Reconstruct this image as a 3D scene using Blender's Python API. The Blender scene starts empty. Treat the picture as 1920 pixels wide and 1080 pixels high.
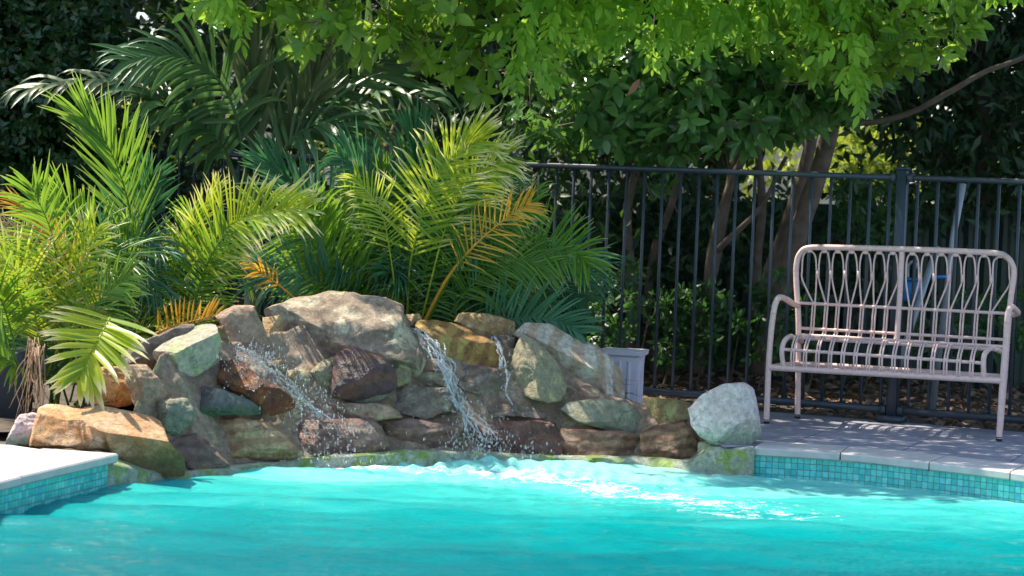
import bpy, math, random
import numpy as np
from math import radians, sin, cos, pi, sqrt
from mathutils import Vector, noise as mnoise, Matrix
from mathutils.geometry import tessellate_polygon

random.seed(7)
rng = np.random.default_rng(7)
C = bpy.context.scene.collection
SC = bpy.context.scene

# ------------------------------------------------------------------ camera
FPX = 4600.0
CAMZ = 1.05
TH, RH = radians(2.36), radians(2.2)
_F = np.array([0, cos(TH), -sin(TH)])
_R0 = np.array([1.0, 0, 0]); _U0 = np.array([0, sin(TH), cos(TH)])
_R = cos(RH) * _R0 + sin(RH) * _U0
_U = -sin(RH) * _R0 + cos(RH) * _U0
CAM = np.array([0, 0, CAMZ])
cam_d = bpy.data.cameras.new('camera')
cam = bpy.data.objects.new('camera', cam_d); C.objects.link(cam)
cam_d.sensor_width = 36.0
cam_d.lens = FPX / 1920 * 36
cam_d.clip_start = 0.1; cam_d.clip_end = 500
m = Matrix(((_R[0], _U[0], -_F[0]), (_R[1], _U[1], -_F[1]), (_R[2], _U[2], -_F[2]))).to_4x4()
m.translation = Vector(CAM)
cam.matrix_world = m
cam_d.dof.use_dof = True; cam_d.dof.focus_distance = 11.0; cam_d.dof.aperture_fstop = 4.0
SC.camera = cam

# ------------------------------------------------------------------ light
SUN_EL, SUN_AZ = radians(57), radians(-60)     # azimuth from +Y towards +X
SUNV = np.array([sin(SUN_AZ) * cos(SUN_EL), cos(SUN_AZ) * cos(SUN_EL), sin(SUN_EL)])
w = bpy.data.worlds.new('World'); SC.world = w; w.use_nodes = True
nt = w.node_tree; nt.nodes.clear()
sky = nt.nodes.new('ShaderNodeTexSky'); sky.sky_type = 'NISHITA'; sky.sun_disc = False
sky.sun_elevation = SUN_EL; sky.sun_rotation = SUN_AZ
bg = nt.nodes.new('ShaderNodeBackground'); bg.inputs[1].default_value = 0.15
ow = nt.nodes.new('ShaderNodeOutputWorld')
nt.links.new(sky.outputs[0], bg.inputs[0]); nt.links.new(bg.outputs[0], ow.inputs[0])
sl = bpy.data.lights.new('sun', 'SUN'); sl.energy = 4.8; sl.angle = radians(0.53); sl.color = (1, 0.90, 0.75)
so = bpy.data.objects.new('sun', sl); C.objects.link(so)
so.rotation_euler = Vector(SUNV).to_track_quat('Z', 'Y').to_euler(); so.location = (-4, 6, 8)
SC.view_settings.view_transform = 'Standard'; SC.view_settings.look = 'None'
SC.view_settings.exposure = 1.15; SC.view_settings.gamma = 1

# ------------------------------------------------------------------ geometry helpers
def ray(px, py):
    return _F + (px - 960) / FPX * _R - (py - 540) / FPX * _U
def ptz(px, py, z):
    d = ray(px, py); return CAM + d * ((z - CAMZ) / d[2])
def at(px, py, Y):
    d = ray(px, py); return CAM + d * (Y / d[1])
def nrm(v):
    v = np.asarray(v, float); return v / (np.linalg.norm(v, axis=-1, keepdims=True) + 1e-12)

class MB:
    """collects vertices and faces for one mesh"""
    def __init__(s): s.V = []; s.F = []; s.n = 0; s.rnd = []; s.tt = []; s.mi = []
    def add(s, V, F, rnd=0.5, tt=0.0, mi=0):
        V = np.asarray(V, float).reshape(-1, 3)
        F = [np.asarray(f) for f in F] if isinstance(F, list) else [np.asarray(F)]
        nf = 0
        for f in F:
            s.F.append(f + s.n); nf += len(f); s.mi.append(np.full(len(f), mi))
        s.V.append(V); s.n += len(V)
        s.rnd.append(np.broadcast_to(rnd, (len(V),)).astype(float)); s.tt.append(np.broadcast_to(tt, (len(V),)).astype(float))
    def build(s, name, mats, parent=None, smooth=True, origin=None):
        V = np.concatenate(s.V) if s.V else np.zeros((0, 3))
        me = bpy.data.meshes.new(name)
        org = np.zeros(3)
        if origin is not None: org = np.asarray(origin, float)
        elif parent is None and len(V): org = np.array([(V[:, 0].min() + V[:, 0].max()) / 2, (V[:, 1].min() + V[:, 1].max()) / 2, V[:, 2].min()])
        po = np.array(parent['_o']) if parent is not None and '_o' in parent.keys() else np.zeros(3)
        off = org if parent is None else po
        W = V - off
        loops = np.concatenate([f.reshape(-1) for f in s.F]); sizes = np.concatenate([np.full(len(f), f.shape[1]) for f in s.F])
        me.vertices.add(len(W)); me.vertices.foreach_set('co', W.astype(np.float32).ravel())
        me.loops.add(len(loops)); me.loops.foreach_set('vertex_index', loops.astype(np.int32))
        st = np.concatenate([[0], np.cumsum(sizes)[:-1]])
        me.polygons.add(len(sizes)); me.polygons.foreach_set('loop_start', st.astype(np.int32)); me.polygons.foreach_set('loop_total', sizes.astype(np.int32))
        mi = np.concatenate(s.mi); me.polygons.foreach_set('material_index', mi.astype(np.int32))
        me.polygons.foreach_set('use_smooth', np.full(len(sizes), smooth))
        a = me.attributes.new('rnd', 'FLOAT', 'POINT'); a.data.foreach_set('value', np.concatenate(s.rnd).astype(np.float32))
        a = me.attributes.new('tt', 'FLOAT', 'POINT'); a.data.foreach_set('value', np.concatenate(s.tt).astype(np.float32))
        me.update(); me.validate()
        for mt in (mats if isinstance(mats, (list, tuple)) else [mats]): me.materials.append(mt)
        o = bpy.data.objects.new(name, me); C.objects.link(o)
        if parent is None: o.location = org
        else: o.parent = parent
        o['_o'] = [float(x) for x in (org if parent is None else po)]
        return o

def empty(name, loc):
    o = bpy.data.objects.new(name, None); C.objects.link(o); o.location = loc; o['_o'] = [float(x) for x in loc]
    o.empty_display_size = 0.1
    return o
def tag(o, label=None, cat=None, group=None, kind=None):
    if label: o['label'] = label
    if cat: o['category'] = cat
    if group: o['group'] = group
    if kind: o['kind'] = kind
    return o

def spline(P, n):
    P = np.asarray(P, float)
    if len(P) == 2: t = np.linspace(0, 1, n)[:, None]; return P[0] * (1 - t) + P[1] * t
    Q = np.vstack([2 * P[0] - P[1], P, 2 * P[-1] - P[-2]])
    m = len(P) - 1; out = []
    for u in np.linspace(0, m - 1e-9, n):
        i = int(u); t = u - i; a, b, c, d = Q[i:i + 4]
        out.append(0.5 * ((2 * b) + (-a + c) * t + (2 * a - 5 * b + 4 * c - d) * t * t + (-a + 3 * b - 3 * c + d) * t ** 3))
    return np.array(out)
def tube(mb, P, r, k=8, mi=0, rnd=0.5, caps=True):
    P = np.asarray(P, float); n = len(P); r = np.broadcast_to(r, (n,))
    T = np.gradient(P, axis=0); T = nrm(T)
    ref = np.array([0, 0, 1.0]) if abs(T[0][2]) < 0.9 else np.array([1.0, 0, 0])
    N = nrm(np.cross(T[0], ref)); V = []
    ang = np.linspace(0, 2 * pi, k, endpoint=False)
    for i in range(n):
        N = N - T[i] * np.dot(N, T[i]); N = N / (np.linalg.norm(N) + 1e-9); B = np.cross(T[i], N)
        V.append(P[i] + r[i] * (np.cos(ang)[:, None] * N + np.sin(ang)[:, None] * B))
    V = np.concatenate(V); F = []
    for i in range(n - 1):
        for j in range(k):
            F.append((i * k + j, i * k + (j + 1) % k, (i + 1) * k + (j + 1) % k, (i + 1) * k + j))
    Fs = [np.array(F)]
    if caps: Fs += [np.array([list(range(k))[::-1]]), np.array([[(n - 1) * k + j for j in range(k)]])]
    mb.add(V, Fs, rnd, np.repeat(np.linspace(0, 1, n), k), mi)
def box(mb, c, half, ax=None, bev=0.0, mi=0, rnd=0.5):
    """box with chamfered edges; ax = 3x3 rows of axes"""
    ax = np.eye(3) if ax is None else np.asarray(ax, float); h = np.asarray(half, float); b = min(bev, h.min() * 0.9)
    if b <= 0:
        V = [[x, y, z] for x in (-1, 1) for y in (-1, 1) for z in (-1, 1)]; V = np.array(V) * h
        F = np.array([(0, 1, 3, 2), (4, 6, 7, 5), (0, 4, 5, 1), (2, 3, 7, 6), (0, 2, 6, 4), (1, 5, 7, 3)])
        mb.add(V @ ax + c, F, rnd, 0, mi); return
    prof = []
    for sx, sy in ((-1, -1), (1, -1), (1, 1), (-1, 1)):
        p = [(sx * h[0], sy * (h[1] - b)), (sx * (h[0] - b), sy * h[1])]
        if sx * sy > 0: p = p[::-1] if False else p
        prof.append(p)
    o = [prof[0][0], prof[0][1], prof[1][1], prof[1][0], prof[2][0], prof[2][1], prof[3][1], prof[3][0]]
    rings = []
    for z, ins in ((-h[2], b), (-h[2] + b, 0), (h[2] - b, 0), (h[2], b)):
        rings.append([(x - math.copysign(min(ins, abs(x)), x), y - math.copysign(min(ins, abs(y)), y), z) for x, y in o])
    V = np.array(rings).reshape(-1, 3); F = []
    for i in range(3):
        for j in range(8): F.append((i * 8 + j, i * 8 + (j + 1) % 8, (i + 1) * 8 + (j + 1) % 8, (i + 1) * 8 + j))
    mb.add(V @ ax + c, [np.array(F), np.array([list(range(8))[::-1]]), np.array([[24 + j for j in range(8)]])], rnd, 0, mi)

# leaf templates: (t along, u across -1..1, lift)
OV_T = np.array([0, .16, .16, .16, .42, .42, .42, .74, .74, .74, 1.0])
OV_U = np.array([0, -.62, 0, .62, -1, 0, 1, -.7, 0, .7, 0])
OV_F = np.array([(0, 2, 1), (0, 3, 2), (1, 2, 5), (1, 5, 4), (2, 3, 6), (2, 6, 5), (4, 5, 8), (4, 8, 7), (5, 6, 9), (5, 9, 8), (7, 8, 10), (8, 9, 10)])
SM_T = np.array([0, .45, .45, .45, 1.0]); SM_U = np.array([0, -1, 0, 1, 0]); SM_F = np.array([(0, 2, 1), (0, 3, 2), (1, 2, 4), (2, 3, 4)])
def leaves(mb, P, D, N, L, W, full=True, rnd=None, mi=0, fold=.35, bend=.15):
    P = np.atleast_2d(P); n = len(P); D = nrm(D); N = nrm(N - D * np.sum(N * D, 1, keepdims=True)); S = np.cross(D, N)
    T, U_, F = (OV_T, OV_U, OV_F) if full else (SM_T, SM_U, SM_F)
    L = np.broadcast_to(L, (n,))[:, None, None]; Wd = np.broadcast_to(W, (n,))[:, None, None]
    t = T[None, :, None]; u = U_[None, :, None]
    V = P[:, None, :] + D[:, None, :] * t * L + S[:, None, :] * u * Wd * .5 + N[:, None, :] * (np.abs(u) * Wd * .5 * fold - bend * L * t * t)
    k = len(T); FF = (F[None] + (np.arange(n) * k)[:, None, None]).reshape(-1, 3)
    if rnd is None: rnd = rng.random(n)
    mb.add(V.reshape(-1, 3), FF, np.repeat(np.broadcast_to(rnd, (n,)), k), np.tile(T, n), mi)
def rvec(n): return nrm(rng.normal(size=(n, 3)))
def inpoly(x, y, poly):
    c = np.zeros(len(x), bool); m = len(poly)
    for i in range(m):
        x1, y1 = poly[i]; x2, y2 = poly[(i + 1) % m]
        k = ((y1 > y) != (y2 > y)) & (x < (x2 - x1) * (y - y1) / (y2 - y1 + 1e-9) + x1); c ^= k
    return c
def region(poly, Y0, Y1, n, seed=None):
    """points spread through the volume seen behind an outline, between two distances"""
    r = np.random.default_rng(seed) if seed is not None else rng
    p = np.array(poly, float); out = []
    got = 0
    while got < n:
        x = r.uniform(p[:, 0].min(), p[:, 0].max(), n); y = r.uniform(p[:, 1].min(), p[:, 1].max(), n)
        k = inpoly(x, y, poly); x = x[k]; y = y[k]; Y = r.uniform(Y0, Y1, len(x))
        d = _F + ((x - 960) / FPX)[:, None] * _R - ((y - 540) / FPX)[:, None] * _U
        out.append(CAM + d * (Y / d[:, 1])[:, None]); got += len(x)
    return np.concatenate(out)[:n]

# ------------------------------------------------------------------ materials
def newmat(name):
    m = bpy.data.materials.new(name); m.use_nodes = True; nt = m.node_tree; nt.nodes.clear()
    return m, nt, nt.nodes.new('ShaderNodeOutputMaterial')
def N_(nt, t, **kw):
    n = nt.nodes.new(t)
    for k, v in kw.items():
        if k.startswith('i_'):
            key = k[2:]; key = int(key) if key.isdigit() else key.replace('_', ' ')
            n.inputs[key].default_value = v
        else: setattr(n, k, v)
    return n
def ramp(nt, fac, stops):
    r = nt.nodes.new('ShaderNodeValToRGB'); e = r.color_ramp.elements
    while len(e) < len(stops): e.new(0.5)
    for i, (p, c) in enumerate(stops): e[i].position = p; e[i].color = (*c, 1) if len(c) == 3 else c
    nt.links.new(fac, r.inputs[0]); return r
def mixc(nt, f, a, b, mode='MIX'):
    m = nt.nodes.new('ShaderNodeMix'); m.data_type = 'RGBA'; m.blend_type = mode
    for k, v in ((0, f), (6, a), (7, b)):
        if isinstance(v, (int, float)): m.inputs[k].default_value = v
        elif isinstance(v, tuple): m.inputs[k].default_value = (*v, 1) if len(v) == 3 else v
        else: nt.links.new(v, m.inputs[k])
    return m.outputs[2]
def plain(name, col, rough=.6, metal=0.0, var=.15, nscale=20, bump=.0, spec=.5):
    m, nt, o = newmat(name)
    b = N_(nt, 'ShaderNodeBsdfPrincipled'); b.inputs['Roughness'].default_value = rough; b.inputs['Metallic'].default_value = metal
    b.inputs['Specular IOR Level'].default_value = spec
    tc = N_(nt, 'ShaderNodeTexCoord'); nz = N_(nt, 'ShaderNodeTexNoise', i_Scale=nscale, i_Detail=6.0)
    nt.links.new(tc.outputs['Object'], nz.inputs['Vector'])
    r = ramp(nt, nz.outputs[0], [(.3, tuple(c * (1 - var) for c in col)), (.7, tuple(min(1, c * (1 + var)) for c in col))])
    nt.links.new(r.outputs[0], b.inputs['Base Color'])
    if bump:
        bp = N_(nt, 'ShaderNodeBump', i_Strength=bump, i_Distance=.01); nt.links.new(nz.outputs[0], bp.inputs['Height']); nt.links.new(bp.outputs[0], b.inputs['Normal'])
    nt.links.new(b.outputs[0], o.inputs[0]); return m
def leafmat(name, c0, c1, rough=.4, tr=.35, tips=None, trc=None, spec=.5):
    m, nt, o = newmat(name)
    a = N_(nt, 'ShaderNodeAttribute', attribute_name='rnd')
    r = ramp(nt, a.outputs['Fac'], [(0, c0), (1, c1)]); col = r.outputs[0]
    if tips:
        t = N_(nt, 'ShaderNodeAttribute', attribute_name='tt')
        stops = tips; rr = N_(nt, 'ShaderNodeValToRGB'); e = rr.color_ramp.elements
        e[0].position = stops[0]; e[0].color = (0, 0, 0, 1); e[1].position = stops[1]; e[1].color = (1, 1, 1, 1)
        nt.links.new(t.outputs['Fac'], rr.inputs[0]); col = mixc(nt, rr.outputs[0], col, stops[2])
        if len(stops) > 3:
            r3 = N_(nt, 'ShaderNodeValToRGB'); e = r3.color_ramp.elements
            e[0].position = stops[3]; e[0].color = (0, 0, 0, 1); e[1].position = stops[3] + .06; e[1].color = (1, 1, 1, 1)
            nt.links.new(t.outputs['Fac'], r3.inputs[0]); col = mixc(nt, r3.outputs[0], col, stops[4])
    b = N_(nt, 'ShaderNodeBsdfPrincipled'); b.inputs['Roughness'].default_value = rough; b.inputs['Specular IOR Level'].default_value = spec
    nt.links.new(col, b.inputs['Base Color'])
    tb = N_(nt, 'ShaderNodeBsdfTranslucent')
    g = mixc(nt, .5, col, trc if trc else tuple(min(1, 2.2 * x) for x in c1)); nt.links.new(g, tb.inputs[0])
    mx = N_(nt, 'ShaderNodeMixShader'); mx.inputs[0].default_value = tr
    nt.links.new(b.outputs[0], mx.inputs[1]); nt.links.new(tb.outputs[0], mx.inputs[2]); nt.links.new(mx.outputs[0], o.inputs[0])
    return m
def stonemat(name, c1, c2, c3=None, band=0.0, bscale=6.0, brot=(0, 0, 0), patch=None, pthr=.6, rough=.75, low=None, split=None):
    """sandstone: c1/c2 mottling, c3 iron bands, patch = lichen or lime patches, low = algae on the stone's lower side
    split = (direction, offset, colour): other stone colour past a line, with a dark rim"""
    wm_ = lambda c: tuple(min(1, a * b) for a, b in zip(c, (1.28, 1.18, 1.08))) if c else c
    c1, c2, c3, patch = wm_(c1), wm_(c2), wm_(c3), wm_(patch)
    m, nt, o = newmat(name); L = nt.links.new
    tc = N_(nt, 'ShaderNodeTexCoord'); oi = N_(nt, 'ShaderNodeObjectInfo')
    sc = N_(nt, 'ShaderNodeVectorMath', operation='SCALE'); sc.inputs['Scale'].default_value = 7.0
    cv = N_(nt, 'ShaderNodeCombineXYZ'); L(oi.outputs['Random'], cv.inputs[0]); L(oi.outputs['Random'], cv.inputs[1]); L(cv.outputs[0], sc.inputs[0])
    ad = N_(nt, 'ShaderNodeVectorMath', operation='ADD'); L(tc.outputs['Object'], ad.inputs[0]); L(sc.outputs[0], ad.inputs[1])
    def nz(s, d=8, r=.6, dist=0.):
        n = N_(nt, 'ShaderNodeTexNoise', i_Scale=float(s), i_Detail=float(d), i_Roughness=r, i_Distortion=dist); L(ad.outputs[0], n.inputs['Vector']); return n.outputs[0]
    n1 = nz(7, 6, .65, .6); n2 = nz(38, 8, .7); n3 = nz(160, 4, .7)
    col = ramp(nt, n1, [(.36, c1), (.62, c2)]).outputs[0]
    mp = N_(nt, 'ShaderNodeMapping'); mp.inputs['Rotation'].default_value = brot; L(ad.outputs[0], mp.inputs[0])
    wv = N_(nt, 'ShaderNodeTexWave', wave_type='BANDS', bands_direction='Z', i_Scale=bscale, i_Distortion=5.0, i_Detail=4.0, i_Detail_Scale=1.6); L(mp.outputs[0], wv.inputs[0])
    if c3 is not None:
        bf = ramp(nt, wv.outputs['Fac'], [(.35, (0, 0, 0)), (.8, (band,) * 3)]); col = mixc(nt, bf.outputs[0], col, c3)
    if patch:
        pf = ramp(nt, nz(9, 10, .62, .3), [(pthr - .03, (0, 0, 0)), (pthr + .04, (.9,) * 3)]); col = mixc(nt, pf.outputs[0], col, patch)
    if split:
        d, off, c = split
        dt = N_(nt, 'ShaderNodeVectorMath', operation='DOT_PRODUCT'); L(tc.outputs['Object'], dt.inputs[0]); dt.inputs[1].default_value = d
        a1 = N_(nt, 'ShaderNodeMath', operation='MULTIPLY_ADD'); L(nz(6, 4), a1.inputs[0]); a1.inputs[1].default_value = .14; L(dt.outputs['Value'], a1.inputs[2])
        sh = N_(nt, 'ShaderNodeMath', operation='ADD'); sh.inputs[1].default_value = .43 - off; L(a1.outputs[0], sh.inputs[0])
        f = ramp(nt, sh.outputs[0], [(.497, (0, 0, 0)), (.503, (1, 1, 1))])
        rim = ramp(nt, sh.outputs[0], [(.485, (0, 0, 0)), (.499, (.85,) * 3), (.506, (0, 0, 0))])
        col = mixc(nt, f.outputs[0], col, c); col = mixc(nt, rim.outputs[0], col, (.03, .02, .015))
    if low:
        sx = N_(nt, 'ShaderNodeSeparateXYZ'); L(tc.outputs['Generated'], sx.inputs[0])
        a = N_(nt, 'ShaderNodeMath', operation='MULTIPLY_ADD'); L(n1, a.inputs[0]); a.inputs[1].default_value = .7; L(sx.outputs[2], a.inputs[2])
        f = ramp(nt, a.outputs[0], [(.60, (.9,) * 3), (.80, (0, 0, 0))]); col = mixc(nt, f.outputs[0], col, low)
    vo = N_(nt, 'ShaderNodeTexVoronoi', feature='DISTANCE_TO_EDGE', i_Scale=5.5); wp = N_(nt, 'ShaderNodeTexNoise', i_Scale=6.0, i_Detail=5.0); L(ad.outputs[0], wp.inputs[0]); wm = mixc(nt, .25, ad.outputs[0], wp.outputs['Color']); L(wm, vo.inputs['Vector'])
    crk = ramp(nt, vo.outputs['Distance'], [(.0, (.35,) * 3), (.022, (1,) * 3)]); cmk = ramp(nt, n1, [(.45, (0,) * 3), (.6, (.8,) * 3)]); col = mixc(nt, cmk.outputs[0], col, mixc(nt, 1.0, col, crk.outputs[0], 'MULTIPLY'))
    dk = ramp(nt, n2, [(.32, (.45,) * 3), (.64, (1.2,) * 3)]); col = mixc(nt, .85, col, dk.outputs[0], 'MULTIPLY')
    dk2 = ramp(nt, n3, [(.3, (.75,) * 3), (.6, (1.1,) * 3)]); col = mixc(nt, .6, col, dk2.outputs[0], 'MULTIPLY')
    b = N_(nt, 'ShaderNodeBsdfPrincipled'); L(col, b.inputs['Base Color'])
    rr = ramp(nt, n1, [(.3, (rough * .75,) * 3), (.7, (min(1, rough * 1.15),) * 3)]); L(rr.outputs[0], b.inputs['Roughness'])
    h = N_(nt, 'ShaderNodeMath', operation='MULTIPLY_ADD'); L(n2, h.inputs[0]); h.inputs[1].default_value = .8
    h2 = N_(nt, 'ShaderNodeMath', operation='MULTIPLY_ADD'); L(wv.outputs['Fac'], h2.inputs[0]); h2.inputs[1].default_value = .5 * band + .05; L(n3, h2.inputs[2]); L(h2.outputs[0], h.inputs[2])
    bp = N_(nt, 'ShaderNodeBump', i_Strength=1.0, i_Distance=.016); L(h.outputs[0], bp.inputs['Height']); L(bp.outputs[0], b.inputs['Normal'])
    L(b.outputs[0], o.inputs[0]); return m

# ------------------------------------------------------------------ setting: pool, deck, ground
LEFT = [(-2.35, 5.2), (-1.95, 7.0), ] + [tuple(ptz(0, 904, 0)[:2]), tuple(ptz(222, 852, 0)[:2])]
RIGHT = [tuple(ptz(1412, 840, 0)[:2]), tuple(ptz(1583, 851, 0)[:2]), tuple(ptz(1742, 868, 0)[:2]), tuple(ptz(1898, 886, 0)[:2]), (2.5, 9.12), (2.95, 8.45), (3.3, 7.6), (3.5, 6.4), (3.5, 4.5)]
WL = -0.12
BASE = [(205, 912), (340, 896), (430, 886), (548, 876), (750, 868), (900, 866), (1050, 864), (1200, 871), (1300, 881), (1412, 893)]
_bx = np.array([b[0] for b in BASE], float); _by = np.array([ptz(b[0], b[1], WL)[1] for b in BASE])
def Yb(px): return np.interp(px, _bx, _by)
SLOPE = .85
def Ysurf(px, py):
    d = ray(px, py); k = d[2] / d[1]; yb = Yb(px)
    Y = (yb + .03 + SLOPE * (CAMZ - WL)) / (1 - SLOPE * k)     # Y = yb + .03 + SLOPE*(z-WL), z = CAMZ + k*Y
    return max(Y, yb + .0)

M_soil = plain('soil', (.07, .05, .035), .95, var=.5, nscale=9, bump=.6)
def sheet(name, outer, holes, z, mat, kind='structure'):
    loops = [[Vector((x, y, 0)) for x, y in l] for l in [outer] + holes]
    tris = tessellate_polygon(loops); P = [v for l in loops for v in l]
    mb = MB(); T = []
    for t in tris:
        a, b, c = (P[i] for i in t); T.append(t if (b - a).cross(c - a).z > 0 else t[::-1])
    mb.add([(p.x, p.y, z) for p in P], np.array(T)); o = mb.build(name, mat, smooth=False); tag(o, kind=kind); return o
rock_line = [tuple(ptz(x, y, WL)[:2] + np.array([0, .12])) for x, y in BASE[1:-1]]
OUT = LEFT + rock_line + RIGHT + [(3.3, 1.5), (-2.6, 1.5)]
def grow(P, d):
    c = np.mean(np.array(P), 0); return [tuple(np.array(p) + d * nrm(np.array(p) - c)) for p in P]
sheet('ground', [(-150, -60), (150, -60), (150, 240), (-150, 240)], [grow(OUT, .12)], -.03, M_soil)

# fence line
P0 = ptz(1672, 790, 0); FA = radians(27); FD = np.array([cos(FA), -sin(FA), 0]); FN = np.array([sin(FA), cos(FA), 0])
def fpt(s, z=0., n=0.): return P0 + FD * s + FN * n + np.array([0, 0, z])

# paving: grey slabs with straight joints
m, nt, o = newmat('paving'); L = nt.links.new
tc = N_(nt, 'ShaderNodeTexCoord'); dt = N_(nt, 'ShaderNodeVectorMath', operation='DOT_PRODUCT'); ge = N_(nt, 'ShaderNodeNewGeometry')
L(ge.outputs['Position'], dt.inputs[0]); dt.inputs[1].default_value = (.943 / .475, -.333 / .475, 0)
def frac_line(nt, v, w, off):
    a = N_(nt, 'ShaderNodeMath', operation='ADD'); L(v, a.inputs[0]); a.inputs[1].default_value = off
    f = N_(nt, 'ShaderNodeMath', operation='FRACT'); L(a.outputs[0], f.inputs[0])
    c = N_(nt, 'ShaderNodeMath', operation='LESS_THAN'); L(f.outputs[0], c.inputs[0]); c.inputs[1].default_value = w; return c.outputs[0], a.outputs[0]
jl, ja = frac_line(nt, dt.outputs['Value'], .011, 100 + (-1.28 * .943 + 10.67 * .333) / .475)
n1 = N_(nt, 'ShaderNodeTexNoise', i_Scale=6.0, i_Detail=8.0); L(ge.outputs['Position'], n1.inputs[0])
n2 = N_(nt, 'ShaderNodeTexNoise', i_Scale=120.0, i_Detail=4.0); L(ge.outputs['Position'], n2.inputs[0])
fl = N_(nt, 'ShaderNodeMath', operation='FLOOR'); L(ja, fl.inputs[0]); wn = N_(nt, 'ShaderNodeTexWhiteNoise', noise_dimensions='1D'); L(fl.outputs[0], wn.inputs['W'])
c = ramp(nt, n1.outputs[0], [(.35, (.225, .225, .27)), (.65, (.30, .295, .355))]).outputs[0]
c = mixc(nt, .8, c, ramp(nt, n2.outputs[0], [(.35, (.8,) * 3), (.6, (1.05,) * 3)]).outputs[0], 'MULTIPLY')
c = mixc(nt, 1.0, c, ramp(nt, wn.outputs[0], [(0, (.9,) * 3), (1, (1.1,) * 3)]).outputs[0], 'MULTIPLY')
c = mixc(nt, jl, c, (.04, .04, .045))
b = N_(nt, 'ShaderNodeBsdfPrincipled'); L(c, b.inputs['Base Color']); b.inputs['Roughness'].default_value = .7
bp = N_(nt, 'ShaderNodeBump', i_Strength=.3, i_Distance=.005); L(n2.outputs[0], bp.inputs['Height']); L(bp.outputs[0], b.inputs['Normal']); L(b.outputs[0], o.inputs[0])
M_pave = m

def inset(P, d):           # shift a polyline sideways (to its right when d > 0)
    P = np.array(P, float); T = np.gradient(P, axis=0); T = T / np.linalg.norm(T, axis=1)[:, None]
    return P + np.stack([T[:, 1], -T[:, 0]], 1) * d
Rp = np.array(RIGHT); Lp = np.array(LEFT)
cop_w = .30
Rin = inset(Rp, -cop_w) ; Lin = inset(Lp, -cop_w)     # away from the water
# make sure of the side
if Rin[3][0] + Rin[3][1] < Rp[3][0] + Rp[3][1]: Rin = inset(Rp, cop_w)
if Lin[1][0] > Lp[1][0]: Lin = inset(Lp, cop_w)
dk_far = [tuple(fpt(3.2)[:2] + .0 * FN[:2]), tuple(fpt(-1.35)[:2])]
start = ptz(1300, 800, 0)[:2]
sheet('paved_deck', [tuple(p) for p in Rin[1:]] + [(8, 4.5), (8, 8)] + [tuple(fpt(4.5, 0, .03)[:2]), tuple(fpt(-1.35, 0, .03)[:2]), tuple(start), tuple(Rp[0] + np.array([-.12, .02])), tuple(Rin[0] * .5 + Rp[0] * .5)], [], -.004, M_pave)

M_cope = plain('coping_stone', (.46, .43, .41), .7, var=.12, nscale=14, bump=.25)
M_edge = M_cope
M_tile = None
# mosaic tile
m, nt, o = newmat('mosaic_tile'); L = nt.links.new
at_ = N_(nt, 'ShaderNodeAttribute', attribute_name='rnd'); at2 = N_(nt, 'ShaderNodeAttribute', attribute_name='tt')
ge = N_(nt, 'ShaderNodeNewGeometry')
def gridline(v, sc):
    a = N_(nt, 'ShaderNodeMath', operation='MULTIPLY'); L(v, a.inputs[0]); a.inputs[1].default_value = sc
    f = N_(nt, 'ShaderNodeMath', operation='FRACT'); L(a.outputs[0], f.inputs[0]); q = N_(nt, 'ShaderNodeMath', operation='FLOOR'); L(a.outputs[0], q.inputs[0])
    c = N_(nt, 'ShaderNodeMath', operation='LESS_THAN'); L(f.outputs[0], c.inputs[0]); c.inputs[1].default_value = .10; return c.outputs[0], q.outputs[0]
g1, q1 = gridline(at_.outputs['Fac'], 1 / .0262); g2, q2 = gridline(at2.outputs['Fac'], 1 / .0262)
mxn = N_(nt, 'ShaderNodeMath', operation='MAXIMUM'); L(g1, mxn.inputs[0]); L(g2, mxn.inputs[1])
cv = N_(nt, 'ShaderNodeCombineXYZ'); L(q1, cv.inputs[0]); L(q2, cv.inputs[1]); wn = N_(nt, 'ShaderNodeTexWhiteNoise'); L(cv.outputs[0], wn.inputs[0])
nz = N_(nt, 'ShaderNodeTexNoise', i_Scale=60.0); L(ge.outputs['Position'], nz.inputs[0])
c = ramp(nt, wn.outputs[0], [(0, (.03, .42, .42)), (.5, (.08, .55, .50)), (.85, (.16, .62, .58)), (1, (.03, .38, .52))]).outputs[0]
c = mixc(nt, .5, c, ramp(nt, nz.outputs[0], [(.3, (.7,) * 3), (.65, (1.2,) * 3)]).outputs[0], 'MULTIPLY')
c = mixc(nt, mxn.outputs[0], c, (.11, .17, .13))
b = N_(nt, 'ShaderNodeBsdfPrincipled'); L(c, b.inputs['Base Color']); rr = ramp(nt, mxn.outputs[0], [(0, (.15,) * 3), (1, (.8,) * 3)]); L(rr.outputs[0], b.inputs['Roughness'])
hh = N_(nt, 'ShaderNodeMath', operation='SUBTRACT'); hh.inputs[0].default_value = 1; L(mxn.outputs[0], hh.inputs[1])
bp = N_(nt, 'ShaderNodeBump', i_Strength=.5, i_Distance=.003); L(hh.outputs[0], bp.inputs['Height']); L(bp.outputs[0], b.inputs['Normal']); L(b.outputs[0], o.inputs[0])
M_tile = m

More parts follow.
